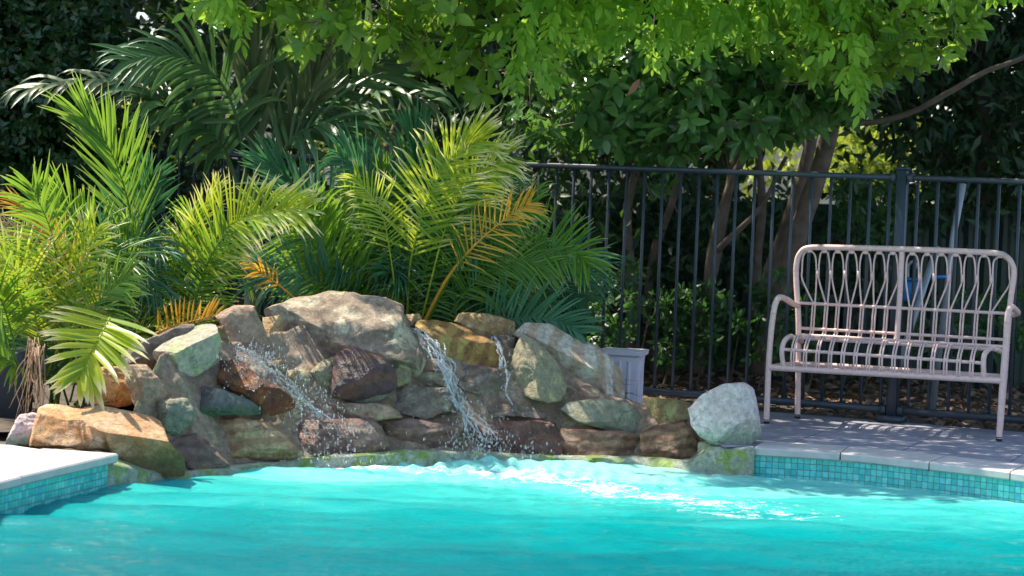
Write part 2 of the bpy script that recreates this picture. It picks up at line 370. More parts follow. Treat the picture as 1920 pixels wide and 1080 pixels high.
def resample(P, step):
    P = np.array(P, float)
    Q = spline(np.c_[P, np.zeros(len(P))], 400)[:, :2]; s = np.r_[0, np.cumsum(np.linalg.norm(np.diff(Q, axis=0), axis=1))]
    n = max(2, int(s[-1] / step)); t = np.linspace(0, s[-1], n); return np.c_[np.interp(t, s, Q[:, 0]), np.interp(t, s, Q[:, 1])], t
def pool_side(P, In, stones, name_c, name_t, off_sign, first_joint):
    """coping slabs along the edge and the mosaic band below them"""
    Q, s = resample(P, .04); I, _ = resample(In, .04)
    I = np.array([I[int(i)] for i in np.linspace(0, len(I) - 1, len(Q))])
    mb = MB(); th = .035
    cuts = [s[0]] + stones + [s[-1]]
    for a, b_ in zip(cuts[:-1], cuts[1:]):
        g = .003
        k = np.linspace(a + g, b_ - g, max(3, int((b_ - a) / .04)))
        fx = np.c_[np.interp(k, s, Q[:, 0]), np.interp(k, s, Q[:, 1])]; ix = np.c_[np.interp(k, s, I[:, 0]), np.interp(k, s, I[:, 1])]
        d = nrm(ix - fx); r_ = rng.uniform(-.0015, .0015)
        rows = []
        jt = np.array([mnoise.noise(Vector((x * 30, y * 30, 1))) for x, y in fx])[:, None] * .002
        for offv, z in ((.008, -th), (0, -th + .006), (0, -.006), (.006, 0), (None, 0), (None, -th)):
            p = fx + d * (offv if offv is not None else 0) + (jt * d if offv is not None else 0) if offv is not None else ix
            rows.append(np.c_[p, np.full(len(p), z + r_ + .002)])
        V = np.concatenate(rows); n = len(k); F = []
        for r in range(5):
            for j in range(n - 1): F.append((r * n + j, r * n + j + 1, (r + 1) * n + j + 1, (r + 1) * n + j))
        F1 = np.array(F); caps = np.array([[r * n for r in range(6)], [r * n + n - 1 for r in range(6)][::-1]])
        mb.add(V, [F1, caps])
    o = mb.build(name_c, M_cope, smooth=False); tag(o, kind='structure')
    mb = MB(); W = Q + nrm(I - Q) * .022
    zs = np.array([-.034, -.30]); V = np.concatenate([np.c_[W, np.full(len(W), z)] for z in zs]); n = len(W)
    F = np.array([(j, j + 1, n + j + 1, n + j) for j in range(n - 1)])
    rn = np.tile(s, 2); t2 = np.repeat([0.006, .272], n)
    mb.add(V, F, rn, t2)
    tag(mb.build(name_t, M_tile, smooth=False), kind='structure')
def arc(P, x):      # arclength of the point of the resampled edge nearest a pixel
    Q, s = resample(P, .04); return s[np.argmin(np.linalg.norm(Q - np.array(x)[:2], axis=1))]
st = [arc(RIGHT, ptz(px, py, 0)) for px, py in ((1583, 851), (1742, 868), (1898, 886))]
st += [st[-1] + .4 * i for i in range(1, 10)]
pool_side(RIGHT, Rin, st, 'pool_coping_right', 'waterline_tiles_right', 1, 0)
pool_side(LEFT, Lin, [1.2, 2.4, 3.2], 'pool_coping_left', 'waterline_tiles_left', 1, 0)
# pale deck behind the left coping
sheet('left_deck', [tuple(p) for p in Lin] + [tuple(ptz(20, 833, 0)[:2]), (-3.5, 9.45), (-6, 9.4), (-6, 5.2)], [], -.003, plain('pale_paving', (.50, .485, .48), .75, nscale=5, var=.1, bump=.1))
# pool shell
M_shell = plain('pool_plaster', (.35, .75, .68), .6, nscale=5, var=.08)
mb = MB(); P = np.array(OUT + [OUT[0]]); n = len(P)
mb.add(np.concatenate([np.c_[P, np.full(n, -.27)], np.c_[P, np.full(n, -1.5)]]), np.array([(j, j + 1, n + j + 1, n + j) for j in range(n - 1)]))
tag(mb.build('pool_wall', M_shell, smooth=False), kind='structure')
sheet('pool_floor', OUT, [], -1.5, M_shell)

# ------------------------------------------------------------------ water
def wave(x, y):
    z = 0
    q = np.random.default_rng(3)
    for i in range(34):
        lam = q.uniform(.10, .55) if i < 22 else q.uniform(.035, .10)
        th = q.normal(pi / 2 + .18, .38); k = 2 * pi / lam
        a = .0086 * lam ** .95 * q.uniform(.5, 1.3); ph = q.uniform(0, 2 * pi)
        wob = .5 * np.sin(x * q.uniform(.8, 3) + q.uniform(0, 6)) + .5 * np.sin(y * q.uniform(.8, 3) + q.uniform(0, 6))
        mask = .5 + .5 * np.sin(x * q.uniform(1, 4) + y * q.uniform(1, 4) + q.uniform(0, 6))
        z = z + a * mask * np.sin(k * (x * cos(th) + y * sin(th)) + ph + wob * 1.5)
    return z
SPL = [(ptz(640, 876, WL), .35, .7), (ptz(930, 876, WL), .5, 1.3), (ptz(1120, 905, WL), .55, 1.0)]
xs = np.arange(-2.7, 3.9, .014); ys = np.r_[np.arange(5.0, 8.2, .016), np.arange(8.2, 10.9, .010)]
X, Y = np.meshgrid(xs, ys); Z = wave(X, Y)
sp = np.zeros_like(X)
for c_, r_, a_ in SPL: sp += a_ * np.exp(-((X - c_[0]) ** 2 + ((Y - c_[1]) * 1.6) ** 2) / r_ ** 2)
foam_glint = .8 * np.exp(-((X - SPL[0][0][0]) ** 2 / .12 + (Y - SPL[0][0][1]) ** 2 / .012))
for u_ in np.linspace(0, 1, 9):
    f0 = ptz(920 + 560 * u_, 884 + 85 * u_, WL); foam_glint += (1.0 - .55 * u_) * .42 * np.exp(-((X - f0[0]) ** 2 / .05 + (Y - f0[1]) ** 2 / .025))  # white band painted for sun glints below the falls
q = np.random.default_rng(5)
rip = 0
for i in range(30):
    lam = q.uniform(.03, .12); th = q.uniform(0, pi); k = 2 * pi / lam; rip = rip + lam * .055 * np.sin(k * (X * cos(th) + Y * sin(th)) + q.uniform(0, 6) + np.sin(X * 5 + Y * 3 + i))
Z = Z + rip * sp * .33 + WL
ny, nx = X.shape
V = np.stack([X, Y, Z], -1).reshape(-1, 3)
i0 = (np.arange(ny - 1)[:, None] * nx + np.arange(nx - 1)[None]).reshape(-1)
mb = MB(); mb.add(V, np.stack([i0, i0 + 1, i0 + nx + 1, i0 + nx], 1), np.clip(foam_glint, 0, 2).reshape(-1), np.clip(sp, 0, 2).reshape(-1))
e0 = [(-2.7, 1.5, WL), (3.9, 1.5, WL), (3.9, 5.0, WL), (-2.7, 5.0, WL)]
mb.add(e0, np.array([[0, 1, 2, 3]]))
m, nt, o = newmat('pool_water'); L = nt.links.new
ge = N_(nt, 'ShaderNodeNewGeometry'); sx = N_(nt, 'ShaderNodeSeparateXYZ'); L(ge.outputs['Position'], sx.inputs[0])
mp = N_(nt, 'ShaderNodeMapping'); mp.inputs['Scale'].default_value = (.8, 3.2, 1); mp.inputs['Rotation'].default_value = (0, 0, -.12); L(ge.outputs['Position'], mp.inputs[0])
nz = N_(nt, 'ShaderNodeTexNoise', i_Scale=2.2, i_Detail=6.0, i_Distortion=.6); L(mp.outputs[0], nz.inputs[0])
# the pool floor shelves: shallow, bubble-filled water by the rocks, deeper towards the camera
a = N_(nt, 'ShaderNodeMath', operation='MULTIPLY_ADD'); L(nz.outputs[0], a.inputs[0]); a.inputs[1].default_value = 1.6; L(sx.outputs[1], a.inputs[2])
mr = N_(nt, 'ShaderNodeMapRange'); L(a.outputs[0], mr.inputs[0]); mr.inputs[1].default_value = 8.3; mr.inputs[2].default_value = 11.0
c = ramp(nt, mr.outputs[0], [(0, (.0, .125, .145)), (.4, (.0, .23, .23)), (.72, (.04, .41, .37)), (1, (.24, .62, .53))]).outputs[0]
b = N_(nt, 'ShaderNodeBsdfPrincipled'); L(c, b.inputs['Base Color']); b.inputs['Roughness'].default_value = .05; b.inputs['IOR'].default_value = 1.33; b.inputs['Specular IOR Level'].default_value = .26
fz = N_(nt, 'ShaderNodeTexNoise', i_Scale=24.0, i_Detail=6.0, i_Roughness=.6); L(mp.outputs[0], fz.inputs[0])
bp = N_(nt, 'ShaderNodeBump', i_Strength=.6, i_Distance=.014); L(fz.outputs[0], bp.inputs['Height']); L(bp.outputs[0], b.inputs['Normal'])
# foam where the falls land, with white specks painted as sun glints
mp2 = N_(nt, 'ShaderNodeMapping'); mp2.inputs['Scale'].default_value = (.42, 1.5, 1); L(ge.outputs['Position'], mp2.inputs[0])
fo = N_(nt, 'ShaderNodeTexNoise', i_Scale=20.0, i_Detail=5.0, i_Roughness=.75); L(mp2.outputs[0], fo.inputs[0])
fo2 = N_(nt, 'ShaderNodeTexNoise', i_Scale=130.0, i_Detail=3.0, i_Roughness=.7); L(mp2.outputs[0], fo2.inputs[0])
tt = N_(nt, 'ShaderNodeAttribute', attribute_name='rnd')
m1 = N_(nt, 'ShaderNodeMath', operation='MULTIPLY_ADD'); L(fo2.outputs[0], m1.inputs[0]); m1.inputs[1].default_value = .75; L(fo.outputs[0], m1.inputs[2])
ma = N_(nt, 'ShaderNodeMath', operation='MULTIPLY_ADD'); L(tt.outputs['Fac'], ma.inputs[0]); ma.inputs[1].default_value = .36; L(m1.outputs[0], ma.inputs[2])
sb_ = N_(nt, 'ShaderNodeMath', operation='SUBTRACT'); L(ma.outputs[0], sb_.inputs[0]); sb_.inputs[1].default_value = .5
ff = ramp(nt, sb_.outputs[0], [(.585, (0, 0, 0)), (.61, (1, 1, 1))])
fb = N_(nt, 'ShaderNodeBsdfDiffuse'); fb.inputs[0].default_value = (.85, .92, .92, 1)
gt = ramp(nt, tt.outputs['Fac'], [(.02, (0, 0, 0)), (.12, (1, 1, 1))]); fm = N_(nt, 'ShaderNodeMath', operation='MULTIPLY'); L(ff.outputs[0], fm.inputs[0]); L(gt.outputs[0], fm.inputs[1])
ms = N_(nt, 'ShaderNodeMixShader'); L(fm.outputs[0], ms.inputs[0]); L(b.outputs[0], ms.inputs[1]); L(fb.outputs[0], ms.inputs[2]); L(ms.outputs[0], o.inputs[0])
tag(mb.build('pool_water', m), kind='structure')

# ------------------------------------------------------------------ rockery
M_mortar = stonemat('mortar', (.25, .18, .135), (.38, .29, .22), None, 0, patch=(.46, .43, .24), pthr=.60, rough=.6)
M_ledge = stonemat('ledge_render', (.34, .40, .32), (.42, .50, .42), None, 0, patch=(.26, .40, .08), pthr=.52, rough=.6)
TOPS = [(150, 850), (205, 845), (235, 800), (262, 735), (300, 660), (400, 625), (480, 630), (560, 600), (650, 590), (740, 600), (800, 615), (900, 620), (980, 650), (1060, 680), (1130, 730), (1190, 745), (1240, 750), (1300, 775), (1340, 838), (1420, 846)]
tx = np.array([t[0] for t in TOPS], float); ty = np.array([t[1] for t in TOPS], float)
mb = MB(); pxs = np.linspace(196, 1416, 260); K = 46; V = []
for px in pxs:
    py0 = np.interp(px, _bx, [b[1] for b in BASE]) + 22; py1 = np.interp(px, tx, ty) + 8
    for j in range(K):
        py = py0 + (py1 - py0) * j / (K - 1)
        Ys = Ysurf(px, py) if py < py0 - 22 else Yb(px) + .02
        p = at(px, py, Ys + .03)
        d = mnoise.fractal(Vector(p * 5.0), 1.0, 2.0, 5) * .035 + mnoise.noise(Vector(p * 22)) * .006
        if py > py0 - 44: d *= .3
        V.append(p + np.array([0, -.8, .6]) * d)
    V.append(V[-1] + np.array([0, .14, -.06])); V.append(V[-1] + np.array([0, .10, -.9]))
KK = K + 2
i0 = (np.arange(len(pxs) - 1)[:, None] * KK + np.arange(KK - 1)[None]).reshape(-1)
mb.add(V, np.stack([i0, i0 + KK, i0 + KK + 1, i0 + 1], 1))
tag(mb.build('mortar_bed', M_mortar), 'grey-brown mortar bed holding the waterfall stones together along the pool edge', 'mortar wall')
# green rendered ledge along the water
mb = MB(); V = []; pxs = np.linspace(203, 1414, 240)
for px in pxs:
    y0 = np.interp(px, _bx, [b[1] for b in BASE]); up = np.interp(px, [203, 235, 330, 500, 760, 1050, 1300, 1330, 1414], [42, 30, 6, 8, 20, 6, 14, 42, 50])
    up += 4 * mnoise.noise(Vector((px * .02, 3, 0)))
    yb = Yb(px); a_ = at(px, y0 - up, yb - .012)
    for dz, dy in ((-.25, -.01), (0, 0)):
        for t in ((0, 1, 2, 3) if dz < 0 else ()):
            V.append(np.array([a_[0], yb - .03 + .006 * mnoise.noise(Vector((px * .03, t, 5))), a_[2] - (3 - t) / 3 * .2]))
    V.append(np.array([a_[0], yb + .01, a_[2] + .008])); V.append(np.array([a_[0], yb + .14, a_[2] + .0]))
KK = 6; i0 = (np.arange(len(pxs) - 1)[:, None] * KK + np.arange(KK - 1)[None]).reshape(-1)
mb.add(V, np.stack([i0, i0 + KK, i0 + KK + 1, i0 + 1], 1)); tag(mb.build('pool_ledge', M_ledge), kind='structure')

def rock(poly, mat, label, dY=0.0, th=.5, box_=.42, cuts=4, amp=.075, seed=0, lean=.6, name='sandstone_rock', fwd=0.0, planes=None, group='sandstone rocks of the pool waterfall', surf=True, Yc=None):
    """a closed stone whose front outline was measured on the photo; real depth th*size, flat broken faces and roughness"""
    P = np.array(poly, float); c = P.mean(0)
    # area centroid
    x, y = P[:, 0], P[:, 1]; x2, y2 = np.roll(x, -1), np.roll(y, -1); cr = x * y2 - x2 * y; A = cr.sum() / 2
    c = np.array([((x + x2) * cr).sum() / (6 * A), ((y + y2) * cr).sum() / (6 * A)])
    if A < 0: P = P[::-1]
    P = c + (P - c) * 1.07
    n = 96; Q = spline(np.c_[np.vstack([P, P[:1]]), np.zeros(len(P) + 1)], 600)[:, :2]
    L_ = np.vstack([P, P[:1]]); sl_ = np.r_[0, np.cumsum(np.linalg.norm(np.diff(L_, axis=0), axis=1))]; tl = np.linspace(0, sl_[-1], 600)
    Ql = np.c_[np.interp(tl, sl_, L_[:, 0]), np.interp(tl, sl_, L_[:, 1])]
    Q = .25 * Q + .75 * Ql
    s = np.r_[0, np.cumsum(np.linalg.norm(np.diff(Q, axis=0), axis=1))]; t = np.linspace(0, s[-1], n + 1)[:-1]
    Q = np.c_[np.interp(t, s, Q[:, 0]), np.interp(t, s, Q[:, 1])]
    Yc0 = Yc if Yc is not None else Ysurf(*c) + dY
    def Yv(p): return Yc0 if (not surf or Yc is not None) else Yc0 + lean * (Ysurf(*p) - Ysurf(*c))
    W = np.array([at(q[0], q[1], Yv(q)) for q in Q]); cw = at(c[0], c[1], Yc0)
    size = sqrt(abs(A)) / FPX * Yc0; T = th * size
    M = 40; V = []
    view = nrm(cw - CAM); up = np.array([0, 0, 1.0]); fr = -view
    lam = np.linspace(-pi / 2 + .001, pi / 2 - .001, M)
    r = np.random.default_rng(seed + 11)
    pl = []
    for i in range(cuts):
        a = r.uniform(-pi, pi); e = r.uniform(.35, .95); Rg = _R; 
        pl.append((nrm(fr * cos(e) + (Rg * cos(a) + _U * sin(a)) * sin(e)), r.uniform(.55, .8)))
    if planes: pl += [(nrm(fr * a_ + _R * b_ + _U * c_), h) for a_, b_, c_, h in planes]
    for l in lam:
        ci = max(0.0, cos(l)) ** box_; si = math.copysign(abs(sin(l)) ** (box_ * 1.1), sin(l))
        V.append(cw + (W - cw) * ci + fr * T * si * (1.0 if l > 0 else .8))
    V = np.array(V)                                                    # M x n x 3
    D = (V - cw); ext = np.array([size * .62])
    for nn, h in pl:
        sup = (D.reshape(-1, 3) @ nn).max(); lim = sup * h; d = D @ nn; over = np.clip(d - lim, 0, None)
        D = D - nn * (over * .97)[..., None]
    V = cw + D
    so_ = Vector((seed * 3.7, seed * 1.3, 0)); sc = 1 / size
    flat = V.reshape(-1, 3); dirs = nrm(flat - cw)
    ridge = np.array([mnoise.fractal(Vector(p * sc * 1.5) + so_, .9, 2.1, 6) for p in flat])
    fine = np.array([mnoise.noise(Vector(p * sc * 9) + so_) for p in flat])
    step = np.array([mnoise.noise(Vector((p[0] * 2 * sc, p[1] * 2 * sc, p[2] * 14 * sc)) + so_) for p in flat])
    flat = flat + dirs * ((ridge * amp + fine * amp * .24 + step * amp * .28) * size)[:, None]
    flat = flat + fr * fwd
    F = []
    i0 = np.arange(M - 1)[:, None] * n; j = np.arange(n)[None]; a = (i0 + j).ravel(); b_ = (i0 + (j + 1) % n).ravel()
    F = np.stack([a, b_, b_ + n, a + n], 1)
    mb = MB(); mb.add(flat, [F, np.array([[k for k in range(n)][::-1]]), np.array([[(M - 1) * n + k for k in range(n)]])])
    o = mb.build(name, mat, smooth=True)
    try:
        bpy.context.view_layer.objects.active = o
        o.data.set_sharp_from_angle(angle=radians(38))
    except Exception: pass
    tag(o, label, 'rock', group); return o

GB = stonemat('stone_grey_brown', (.25, .19, .14), (.45, .38, .295), (.15, .095, .06), .3, 2.5, patch=(.56, .53, .40), pthr=.56, brot=(.3, .6, 0))
TAN = stonemat('stone_tan', (.36, .24, .165), (.47, .36, .265), (.27, .155, .10), .4, 3, brot=(1.0, .9, 0))
GRN = stonemat('stone_greenish', (.38, .36, .29), (.50, .48, .38), None, 0, patch=(.42, .50, .27), pthr=.53)
GRY = stonemat('stone_dull_grey', (.17, .135, .11), (.28, .235, .195), (.12, .085, .065), .5, 5, brot=(.2, .5, 0), rough=.5, patch=(.38, .36, .28), pthr=.64)
ORG = stonemat('stone_orange', (.60, .30, .085), (.70, .50, .31), (.48, .20, .05), .6, 3.2, brot=(.2, -.45, 0), patch=(.72, .60, .46), pthr=.58)
ORG2 = stonemat('stone_orange_olive', (.52, .29, .11), (.64, .45, .28), (.38, .18, .07), .5, 4, brot=(.1, -.3, 0), low=(.24, .17, .06))
MAR = stonemat('stone_maroon', (.065, .032, .038), (.12, .07, .08), (.24, .10, .04), .35, 3, brot=(.1, .4, 0), rough=.36, split=((.25, 0, -1), -.035, (.21, .185, .13)))
RUST = stonemat('stone_rust', (.12, .032, .018), (.28, .09, .025), (.05, .025, .025), .6, 4, brot=(.3, .8, 0), rough=.28)
BLK = stonemat('stone_blue_black', (.085, .085, .10), (.18, .175, .18), None, 0, rough=.42, patch=(.34, .34, .22), pthr=.63, low=(.09, .15, .07))
YEL = stonemat('stone_yellow', (.46, .31, .12), (.54, .46, .28), (.33, .17, .06), .5, 5, brot=(0, 1.3, 0))
TANB = stonemat('stone_tan_layered', (.42, .25, .12), (.52, .38, .24), (.30, .16, .08), .7, 6, brot=(.1, .15, 0), rough=.55)
GLD = stonemat('stone_gold_brown', (.34, .18, .06), (.50, .36, .12), (.20, .09, .04), .6, 4.5, brot=(0, 1.2, 0), rough=.4)
BND = stonemat('stone_banded_brown', (.30, .165, .105), (.38, .235, .155), (.17, .085, .06), .8, 7, brot=(.12, .08, 0), rough=.45)
PUR = stonemat('stone_purple_brown', (.19, .115, .10), (.31, .21, .175), (.13, .065, .06), .5, 6, brot=(.1, .15, 0), rough=.36)
WHT = stonemat('stone_white_striped', (.58, .56, .46), (.70, .66, .58), (.42, .29, .18), .65, 3.0, brot=(0, 1.45, 0))
PAL = stonemat('stone_pale', (.66, .55, .58), (.78, .69, .71), None, 0, low=(.46, .60, .42), patch=(.62, .52, .44), pthr=.64)
OVL = stonemat('stone_moss_green', (.21, .22, .165), (.33, .33, .25), None, 0, patch=(.44, .44, .28), pthr=.6)
MOS = stonemat('stone_mossy', (.26, .23, .15), (.37, .34, .235), None, 0, patch=(.46, .46, .22), pthr=.58)
OLV = stonemat('stone_olive_brown', (.26, .17, .06), (.34, .30, .14), (.20, .10, .04), .5, 4, brot=(0, 1.0, 0))

ROCKS = [
 ([(515,587),(555,564),(630,550),(670,561),(718,561),(752,576),(763,616),(778,668),(772,700),(720,712),(640,712),(590,700),(540,668),(528,632)], GB, 'biggest boulder, grey-brown with a pale crown, at the top centre of the waterfall', dict(th=.5, dY=.12, seed=1, planes=[(.6,.1,.75,.62),(.85,-.5,-.1,.75)])),
 ([(407,594),(437,576),(474,576),(485,598),(502,635),(496,657),(456,661),(437,646),(422,620)], TAN, 'smooth pinkish tan stone standing upright left of the biggest boulder', dict(th=.4, seed=2, dY=.1, amp=.035)),
 ([(493,596),(526,594),(533,642),(511,648),(496,624)], YEL, 'small yellow stone wedged between the tan stone and the biggest boulder', dict(th=.5, seed=3, dY=.12)),
 ([(280,666),(344,611),(400,607),(407,627),(404,683),(367,705),(330,720),(311,698)], GRN, 'pale green angular block above the striped left rocks', dict(th=.55, seed=4, dY=0.02, planes=[(.35,-.15,.9,.45),(.7,.7,-.1,.45),(.8,-.6,-.3,.5)], cuts=1)),
 ([(215,668),(274,642),(330,613),(362,613),(300,680),(289,695),(237,692)], GRY, 'dull grey slab lying behind the pale green block', dict(th=.35, seed=5, dY=.18)),
 ([(237,687),(274,687),(296,713),(311,738),(297,763),(255,762),(240,727)], TAN, 'grey tan stone below the dull slab at the left', dict(th=.5, seed=6, dY=.03)),
 ([(160,700),(195,690),(237,694),(252,727),(248,756),(215,762),(165,752)], ORG, 'rusty orange stone half hidden under the low palm leaf', dict(th=.5, seed=7, Yc=9.75)),
 ([(63,834),(66,800),(82,752),(120,748),(164,757),(200,768),(236,800),(262,826),(240,850),(221,849),(183,838)], ORG, 'large bright orange rock at the corner of the left coping', dict(th=.40, seed=8, Yc=9.36, planes=[(.42,.0,.9,.30),(.85,-.35,.2,.6)], amp=.06, cuts=2)),
 ([(160,764),(193,748),(243,750),(291,770),(305,791),(314,835),(343,872),(339,891),(289,892),(238,880),(216,856),(196,815)], ORG2, 'orange slab with an olive underside leaning to the water', dict(th=.42, seed=9, Yc=9.29, planes=[(.50,.12,.86,.22),(.85,-.1,-.5,.5)], amp=.05, cuts=1, lean=1)),
 ([(12,834),(34,781),(60,776),(74,780),(74,834)], PAL, 'small whitish stone at the far left on the coping', dict(th=.5, seed=10, Yc=9.5)),
 ([(363,738),(385,724),(422,733),(467,751),(487,768),(485,778),(385,779),(360,760)], BLK, 'blue-black stone with a green mossy edge under the rust-red stone', dict(th=.45, seed=11, dY=-.01)),
 ([(409,716),(422,690),(441,677),(459,683),(489,713),(526,727),(548,750),(548,764),(507,777),(489,761),(459,738),(430,731)], RUST, 'wet rust-red slab sloping down under the left splash', dict(th=.4, seed=12, dY=-.06, amp=.04)),
 ([(626,705),(630,668),(659,655),(681,659),(715,668),(737,694),(741,720),(733,733),(700,757),(659,751),(626,738)], MAR, 'dark maroon round stone with a grey lower part in the middle', dict(th=.45, seed=13, dY=-.05, cuts=2, amp=.03)),
 ([(293,764),(311,751),(348,750),(363,772),(359,790),(337,813),(311,818),(300,794)], OVL, 'grey and mossy stone right of the sunlit striped slab', dict(th=.45, seed=14, dY=-.02)),
 ([(318,830),(367,816),(393,835),(425,872),(348,890),(326,860)], PUR, 'purple-brown wedge at the water beside the orange slab', dict(th=.4, seed=15, dY=.0)),
 ([(374,801),(404,787),(500,790),(530,816),(551,856),(422,864),(401,846),(379,816)], TANB, 'tan layered stone at the waterline with leaf shadows', dict(th=.32, seed=16, dY=.0)),
 ([(513,798),(570,788),(693,785),(729,835),(681,848),(548,855)], PUR, 'long purple-grey stone at the waterline under the left splash', dict(th=.3, seed=17, dY=.03)),
 ([(691,789),(860,789),(868,842),(738,846),(711,828)], PUR, 'mauve grey waterline stone left of the wet maroon one', dict(th=.3, seed=18, dY=.03)),
 ([(862,832),(900,797),(970,793),(1037,795),(1049,847),(1041,861),(900,857)], stonemat('stone_wet_maroon', (.11, .05, .05), (.20, .11, .10), (.22, .09, .05), .4, 5, rough=.28), 'wet maroon block at the waterline behind the main splash', dict(th=.32, seed=19, dY=.02)),
 ([(1056,805),(1193,813),(1199,860),(1056,862)], BND, 'brown banded rectangular stone at the waterline right of the maroon one', dict(th=.32, seed=20, dY=.02, box_=.4)),
 ([(1203,817),(1224,801),(1282,794),(1307,838),(1288,863),(1232,868),(1203,859)], BND, 'brown banded rounded stone at the right end of the waterline row', dict(th=.36, seed=21, dY=.02)),
 ([(1056,767),(1070,755),(1124,751),(1178,757),(1201,782),(1203,809),(1174,815),(1085,792)], OVL, 'long green oval stone above the brown banded blocks', dict(th=.35, seed=22, dY=.0, amp=.035)),
 ([(1203,747),(1232,747),(1290,755),(1295,782),(1262,798),(1232,793)], OLV, 'small olive and brown stone left of the round white boulder', dict(th=.45, seed=23, dY=.02)),
 ([(1294,767),(1317,742),(1355,724),(1390,721),(1409,732),(1418,768),(1424,806),(1418,820),(1394,838),(1347,836),(1317,818),(1301,797)], PAL, 'round pale lilac and white boulder at the right end of the rocks', dict(th=.5, seed=24, dY=-.02, amp=.025, cuts=2, Yc=10.45)),
 ([(966,632),(993,609),(1035,611),(1070,632),(1124,655),(1155,686),(1178,724),(1178,747),(1143,742),(1105,730),(1055,692),(1028,657),(993,640)], WHT, 'long white slab with brown stripes sloping down to the right', dict(th=.42, seed=25, dY=.12, amp=.03, planes=[(.6,.3,.7,.6)])),
 ([(983,630),(1008,647),(1043,682),(1062,720),(1047,747),(1024,752),(977,734),(956,693),(966,660)], MOS, 'mossy pointed stone leaning in front of the white striped slab', dict(th=.5, seed=26, dY=-.03, cuts=1, planes=[(.7,.55,.35,.5),(.75,-.6,.1,.5)])),
 ([(785,603),(812,597),(870,614),(916,639),(937,663),(931,680),(885,684),(854,695),(835,668),(800,628)], GLD, 'golden brown slab under the middle water jet, with a flat top', dict(th=.45, seed=27, dY=.04, cuts=1, planes=[(.3,.2,.9,.5),(.95,.15,-.1,.6)])),
 ([(856,603),(866,588),(916,590),(958,601),(966,628),(940,641),(916,637),(873,614)], YEL, 'ochre block on top behind the golden brown slab', dict(th=.5, seed=28, dY=.18, cuts=2)),
 ([(922,632),(964,630),(962,655),(944,664),(925,652)], GRY, 'dark wet stone below the ochre block behind the small jet', dict(th=.5, seed=29, dY=.1)),
 ([(756,591),(785,589),(791,604),(766,612)], YEL, 'tiny pebble-like stone right beside the crown of the biggest boulder', dict(th=.5, seed=30, dY=.1)),
 ([(858,700),(885,686),(931,693),(943,720),(908,743),(866,729)], GRY, 'grey layered stone between the two water jets', dict(th=.4, seed=31, dY=.02)),
 ([(735,743),(754,728),(846,728),(864,751),(854,768),(796,784),(744,767)], GRY, 'dull grey rough stone low down left of the middle jet', dict(th=.4, seed=32, dY=.0)),
 ([(775,701),(835,697),(841,722),(804,727),(777,714)], MOS, 'pale mossy stone touched by the middle jet', dict(th=.45, seed=33, dY=.02)),
 ([(777,675),(827,673),(833,694),(781,698)], TAN, 'small brown stone just under the lip of the middle jet', dict(th=.4, seed=34, dY=.05)),
 ([(906,767),(939,757),(1000,765),(1022,778),(931,782)], GRY, 'flat dark stone above the wet maroon block', dict(th=.4, seed=35, dY=.0)),
 ([(605,757),(719,757),(750,783),(624,789)], TAN, 'flat tan stone below the dark maroon round stone', dict(th=.4, seed=36, dY=.0)),
 ([(585,698),(607,676),(632,670),(630,729),(600,726)], MOS, 'green stone squeezed in left of the maroon round stone', dict(th=.5, seed=37, dY=-.01)),
 ([(733,683),(772,690),(766,720),(739,729)], MOS, 'yellow-green stone squeezed in right of the maroon round stone', dict(th=.5, seed=38, dY=.0)),
 ([(494,680),(527,675),(535,697),(502,701)], OLV, 'little brown stone in the left cascade, upper one', dict(th=.5, seed=39, dY=.03)),
 ([(530,697),(560,693),(556,712),(535,712)], YEL, 'little ochre stone in the left cascade, lower one', dict(th=.5, seed=40, dY=.02)),
 ([(1309,830),(1343,830),(1341,865),(1311,862)], GRN, 'small greenish block under the round pale boulder', dict(th=.4, seed=41, dY=.0)),
 ([(402,678),(425,676),(428,697),(404,700)], RUST, 'small brown stone at the upper end of the rust-red slab', dict(th=.5, seed=42, dY=.03)),
 ([(396,618),(418,612),(428,638),(412,650),(400,640)], OLV, 'small brown stone between the pale green block and the tan stone', dict(th=.5, seed=43, dY=.08)),
]
for poly, mat, label, kw in ROCKS: rock(poly, mat, label, **kw)
# rubble and soil behind the rocks
mb = MB(); xs = np.linspace(-3.4, .95, 80); ys = np.linspace(0, 1, 24); V = []
for x in xs:
    px = 960 + x / 10.6 * FPX; yf = Yb(min(max(px, 205), 1400)) + (.42 if px < 1080 else .34) + (0 if px > 250 else .15); 
    for t in ys:
        y = yf + (12.6 - yf) * t; h = .18 * (1 - t) * np.clip((.55 - x) / .5, .0, 1) * np.clip((x + 2.0) / .5, .15, 1) - .02 + .03 * mnoise.noise(Vector((x * 4, y * 4, 0))) - .1 * (t > .97)
        V.append((x, y, h))
i0 = (np.arange(79)[:, None] * 24 + np.arange(23)[None]).reshape(-1)
mb.add(V, np.stack([i0, i0 + 24, i0 + 25, i0 + 1], 1)); tag(mb.build('garden_bed', M_soil), kind='structure')

